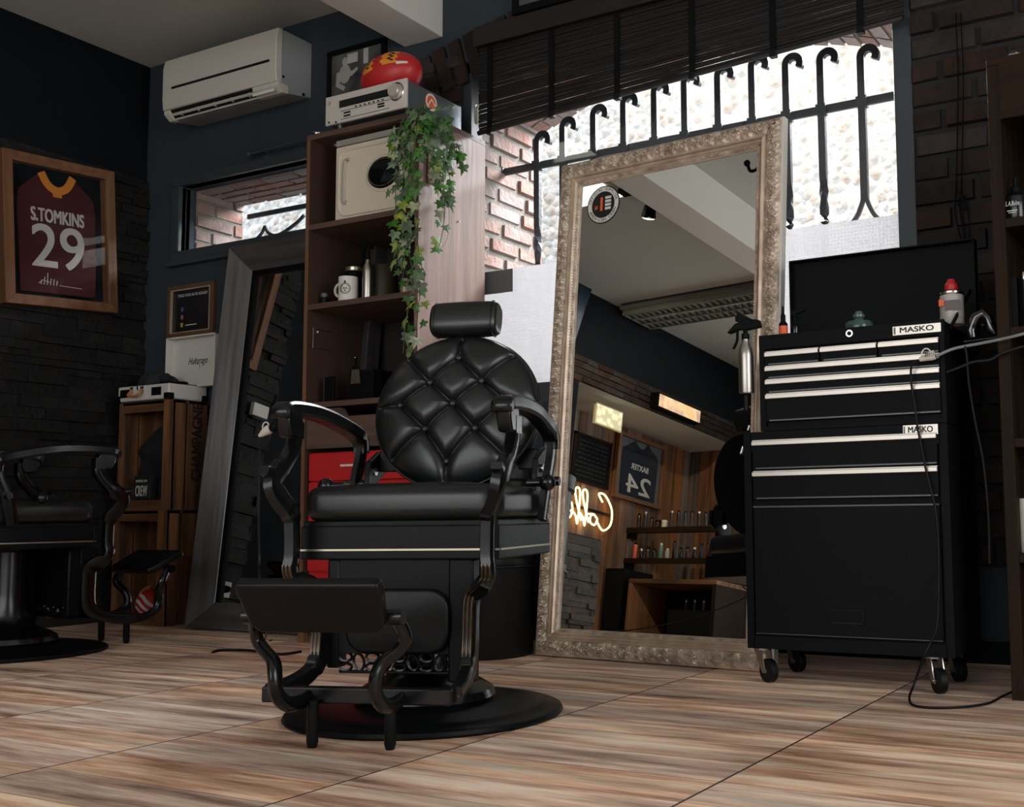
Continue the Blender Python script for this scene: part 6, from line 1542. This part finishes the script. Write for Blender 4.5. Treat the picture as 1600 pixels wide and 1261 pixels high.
t = thing('hanging_sign', 'lit cream rectangular sign hanging under the alcove soffit, seen in the gold mirror', 'hanging sign', (-5.0, (p0_.y+p1_.y)/2, 1.96))
hl = abs(p0_.y-p1_.y)
MB().box(-.012, .012, -hl/2, hl/2, -.085, .085).build('sign_frame', mat('cream_frame', (196, 188, 150), .5), t, smooth=False, bevel=.002)
def sign2():
    m = emis('sign_glow_cream', (240, 232, 196), .5); nt = m.node_tree; b = nt.nodes['Principled BSDF']; c = N(nt, 'ShaderNodeTexCoord'); n_ = N(nt, 'ShaderNodeTexVoronoi'); n_.inputs['Scale'].default_value = 18; nt.links.new(c.outputs['Object'], n_.inputs['Vector'])
    r = N(nt, 'ShaderNodeValToRGB'); nt.links.new(n_.outputs['Distance'], r.inputs[0]); e = r.color_ramp.elements; e[0].position = .35; e[0].color = (*lin((240, 232, 200)), 1); e[1].position = .6; e[1].color = (*lin((70, 74, 50)), 1)
    nt.links.new(r.outputs[0], b.inputs['Emission Color']); return m
MB().box(-.0135, .0135, -hl/2+.012, hl/2-.012, -.073, .073).build('lit_face', sign2(), t, smooth=False)
mb = MB(); mb.cyl((0, -hl*.35, .085), (0, -hl*.35, OZ-1.96), .002); mb.cyl((0, hl*.35, .085), (0, hl*.35, OZ-1.96), .002); mb.build('hanging_wire', 'steel', t)
# display shelves with bottles
SYY = -1.2
for k_, (za, lb) in enumerate(((1.24, 'upper black display shelf of bottles, seen in the gold mirror'), (.98, 'lower black display shelf of bottles, seen in the gold mirror'))):
    t = thing('display_shelf', lb, 'shelf', (AX+.005, SYY-.13, za), group='wall display shelves')
    MB().box(0, .93, 0, .13, -.03, 0).build('board', 'mat_black', t, smooth=False); MB().box(0, .93, .13, .134, -.045, -.002).build('front_edge', 'shelfwood_h', t, smooth=False)
    mb = MB(); mb.box(.0, .02, 0, .12, -.09, -.03); mb.box(.91, .93, 0, .12, -.03, .22) if k_ == 1 else mb.box(.91, .93, 0, .12, -.09, -.03); mb.build('bracket', 'mat_black', t, smooth=False)
dk = [mat('bottle_black', (14, 15, 17), .2), mat('bottle_navy', (22, 30, 40), .2), mat('bottle_brown', (50, 32, 22), .25)]
random.seed(21)
def row(z, x0, x1, n, kinds, grp, where):
    protos = {}
    for i in range(n):
        x = x0+(x1-x0)*(i+.5)/n; k = kinds[i % len(kinds)]; h = {'t': .12, 's': .075, 'j': .05}[k]*random.uniform(.9, 1.1); r = {'t': .017, 's': .019, 'j': .024}[k]
        m_, cm, cn = (dk[i % 3], ('steel' if i % 4 == 1 else 'mat_black'), ('black', 'navy', 'brown')[i % 3])
        if (grp, i) in special: m_, cm, cn = special[(grp, i)]
        adj = {'t': 'tall', 's': 'short', 'j': 'squat'}[k]; nm = 'jar' if k == 'j' else 'bottle'
        nth = ('first', 'second', 'third', 'fourth', 'fifth', 'sixth', 'seventh', 'eighth', 'ninth', 'tenth', 'eleventh', 'twelfth')[i]
        canister('product_'+nm, '%s %s %s on the %s, %s from the left' % (adj, cn, nm, where, nth), nm, x, SYY-.06, z+.001, r, h, m_, cm, grp, ch=.018, rc_=.7 if nm == 'bottle' else 1, seg=16)
special = {('bottles on the upper display shelf', 4): (mat('jar_white', (190, 188, 180), .4), 'white', 'white'), ('bottles on the lower display shelf', 0): (mat('bottle_salmon', (206, 92, 70), .4), 'mat_black', 'salmon'),
           ('bottles on the lower display shelf', 5): (mat('bottle_pale', (150, 156, 156), .3), 'steel', 'pale grey'), ('bottles on the lower display shelf', 4): (mat('bottle_teal', (80, 116, 116), .3), 'steel', 'teal')}
row(1.24, AX+.05, AX+.88, 12, 'ttsjjttttttt', 'bottles on the upper display shelf', 'upper display shelf')
row(.98, AX+.04, AX+.86, 12, 'tssststssstt', 'bottles on the lower display shelf', 'lower display shelf')
# counter
cpx0, cpx1 = gmr(983, 903, 'y', -.95), gmr(1120, 907, 'y', -.95)
t = thing('reception_counter', 'open fronted wooden counter with orange brown edges, seen in the gold mirror', 'counter', (cpx0.x, -1.45, 0)); cwid = cpx1.x-cpx0.x; chh = (cpx0.z+cpx1.z)/2
MB().box(0, cwid, 0, .5, chh-.035, chh).build('counter_top', 'crate', t, smooth=False, bevel=.003); MB().box(0, .035, 0, .5, 0, chh-.035).build('side_panel', 'pine_v', t, smooth=False, bevel=.003); MB().box(cwid-.035, cwid, 0, .5, 0, chh-.035).build('side_panel', 'shelfwood', t, smooth=False)
MB().box(.035, cwid-.035, 0, .02, 0, chh-.035).build('back_panel', 'shelfwood', t, smooth=False)
t = thing('under_counter_fridge', 'black low cabinet inside the reception counter, seen in the gold mirror', 'cabinet', (cpx0.x+cwid*.46, -1.38, 0))
MB().box(0, cwid*.49, 0, .40, 0, chh*.70).build('body', 'mat_black', t, smooth=False, bevel=.004); MB().box(.01, cwid*.49-.01, .40, .405, .02, chh*.70-.01).build('door', 'rubber', t, smooth=False)
for i in range(4): canister('product_bottle', '%s small glossy bottle on the black cabinet inside the counter' % ('first', 'second', 'third', 'fourth')[i], 'bottle', cpx0.x+cwid*(.56+.1*i), -1.10, chh*.70+.001, .013, .07, dk[i % 3], 'steel', 'bottles inside the counter', rc_=.6, seg=14)
# black appliance left of the counter with a small tray of papers
p = gmr(958, 900, 'y', -.85)
t = thing('waste_cabinet', 'tall plain black cabinet between the stone pier and the counter', 'cabinet', (-5.39, -1.35, 0)); MB().box(0, .19, 0, .40, 0, .86).build('body', 'mat_black', t, smooth=False, bevel=.004); MB().box(.01, .18, .40, .404, .02, .84).build('door', 'rubber', t, smooth=False)
# cone lamp at the front corner
p = gmr(1148, 596, 'y', FY+.12)
t = thing('wall_lamp', 'small lit cone lamp on the dark shop front wall, seen in the gold mirror', 'wall lamp', (p.x, FY+.12, p.z))
MB().lathe([(.008, .05), (.02, .045), (.06, -.03), (.055, -.03), (.018, .04)], (0, 0, 0), 24).build('lamp_shade', 'white', t); MB().ball((0, 0, -.012), .022).build('bulb', emis('warm_bulb', (255, 224, 170), 5), t); MB().cyl((0, 0, .045), (0, -.12, .06), .006).build('arm', 'mat_black', t)
pl_ = bpy.data.lights.new('wall_lamp_light', 'POINT'); pl_.energy = 3; pl_.color = (1, .85, .6); pl_.shadow_soft_size = .03
po = bpy.data.objects.new('wall_lamp_light', pl_); COL.objects.link(po); po.location = (p.x, FY+.12, p.z-.05)
pl_ = bpy.data.lights.new('spot_lamp_light', 'SPOT'); pl_.energy = 150; pl_.color = (1, .84, .62); pl_.spot_size = radians(62); pl_.spot_blend = .6; pl_.shadow_soft_size = .04
po = bpy.data.objects.new('spot_lamp_light', pl_); COL.objects.link(po); po.location = (SPOT.x+.02, SPOT.y+.03, CZ-.17)
po.rotation_euler = (Vector((-5.3, -1.1, 1.2))-po.location).to_track_quat('-Z', 'Y').to_euler()
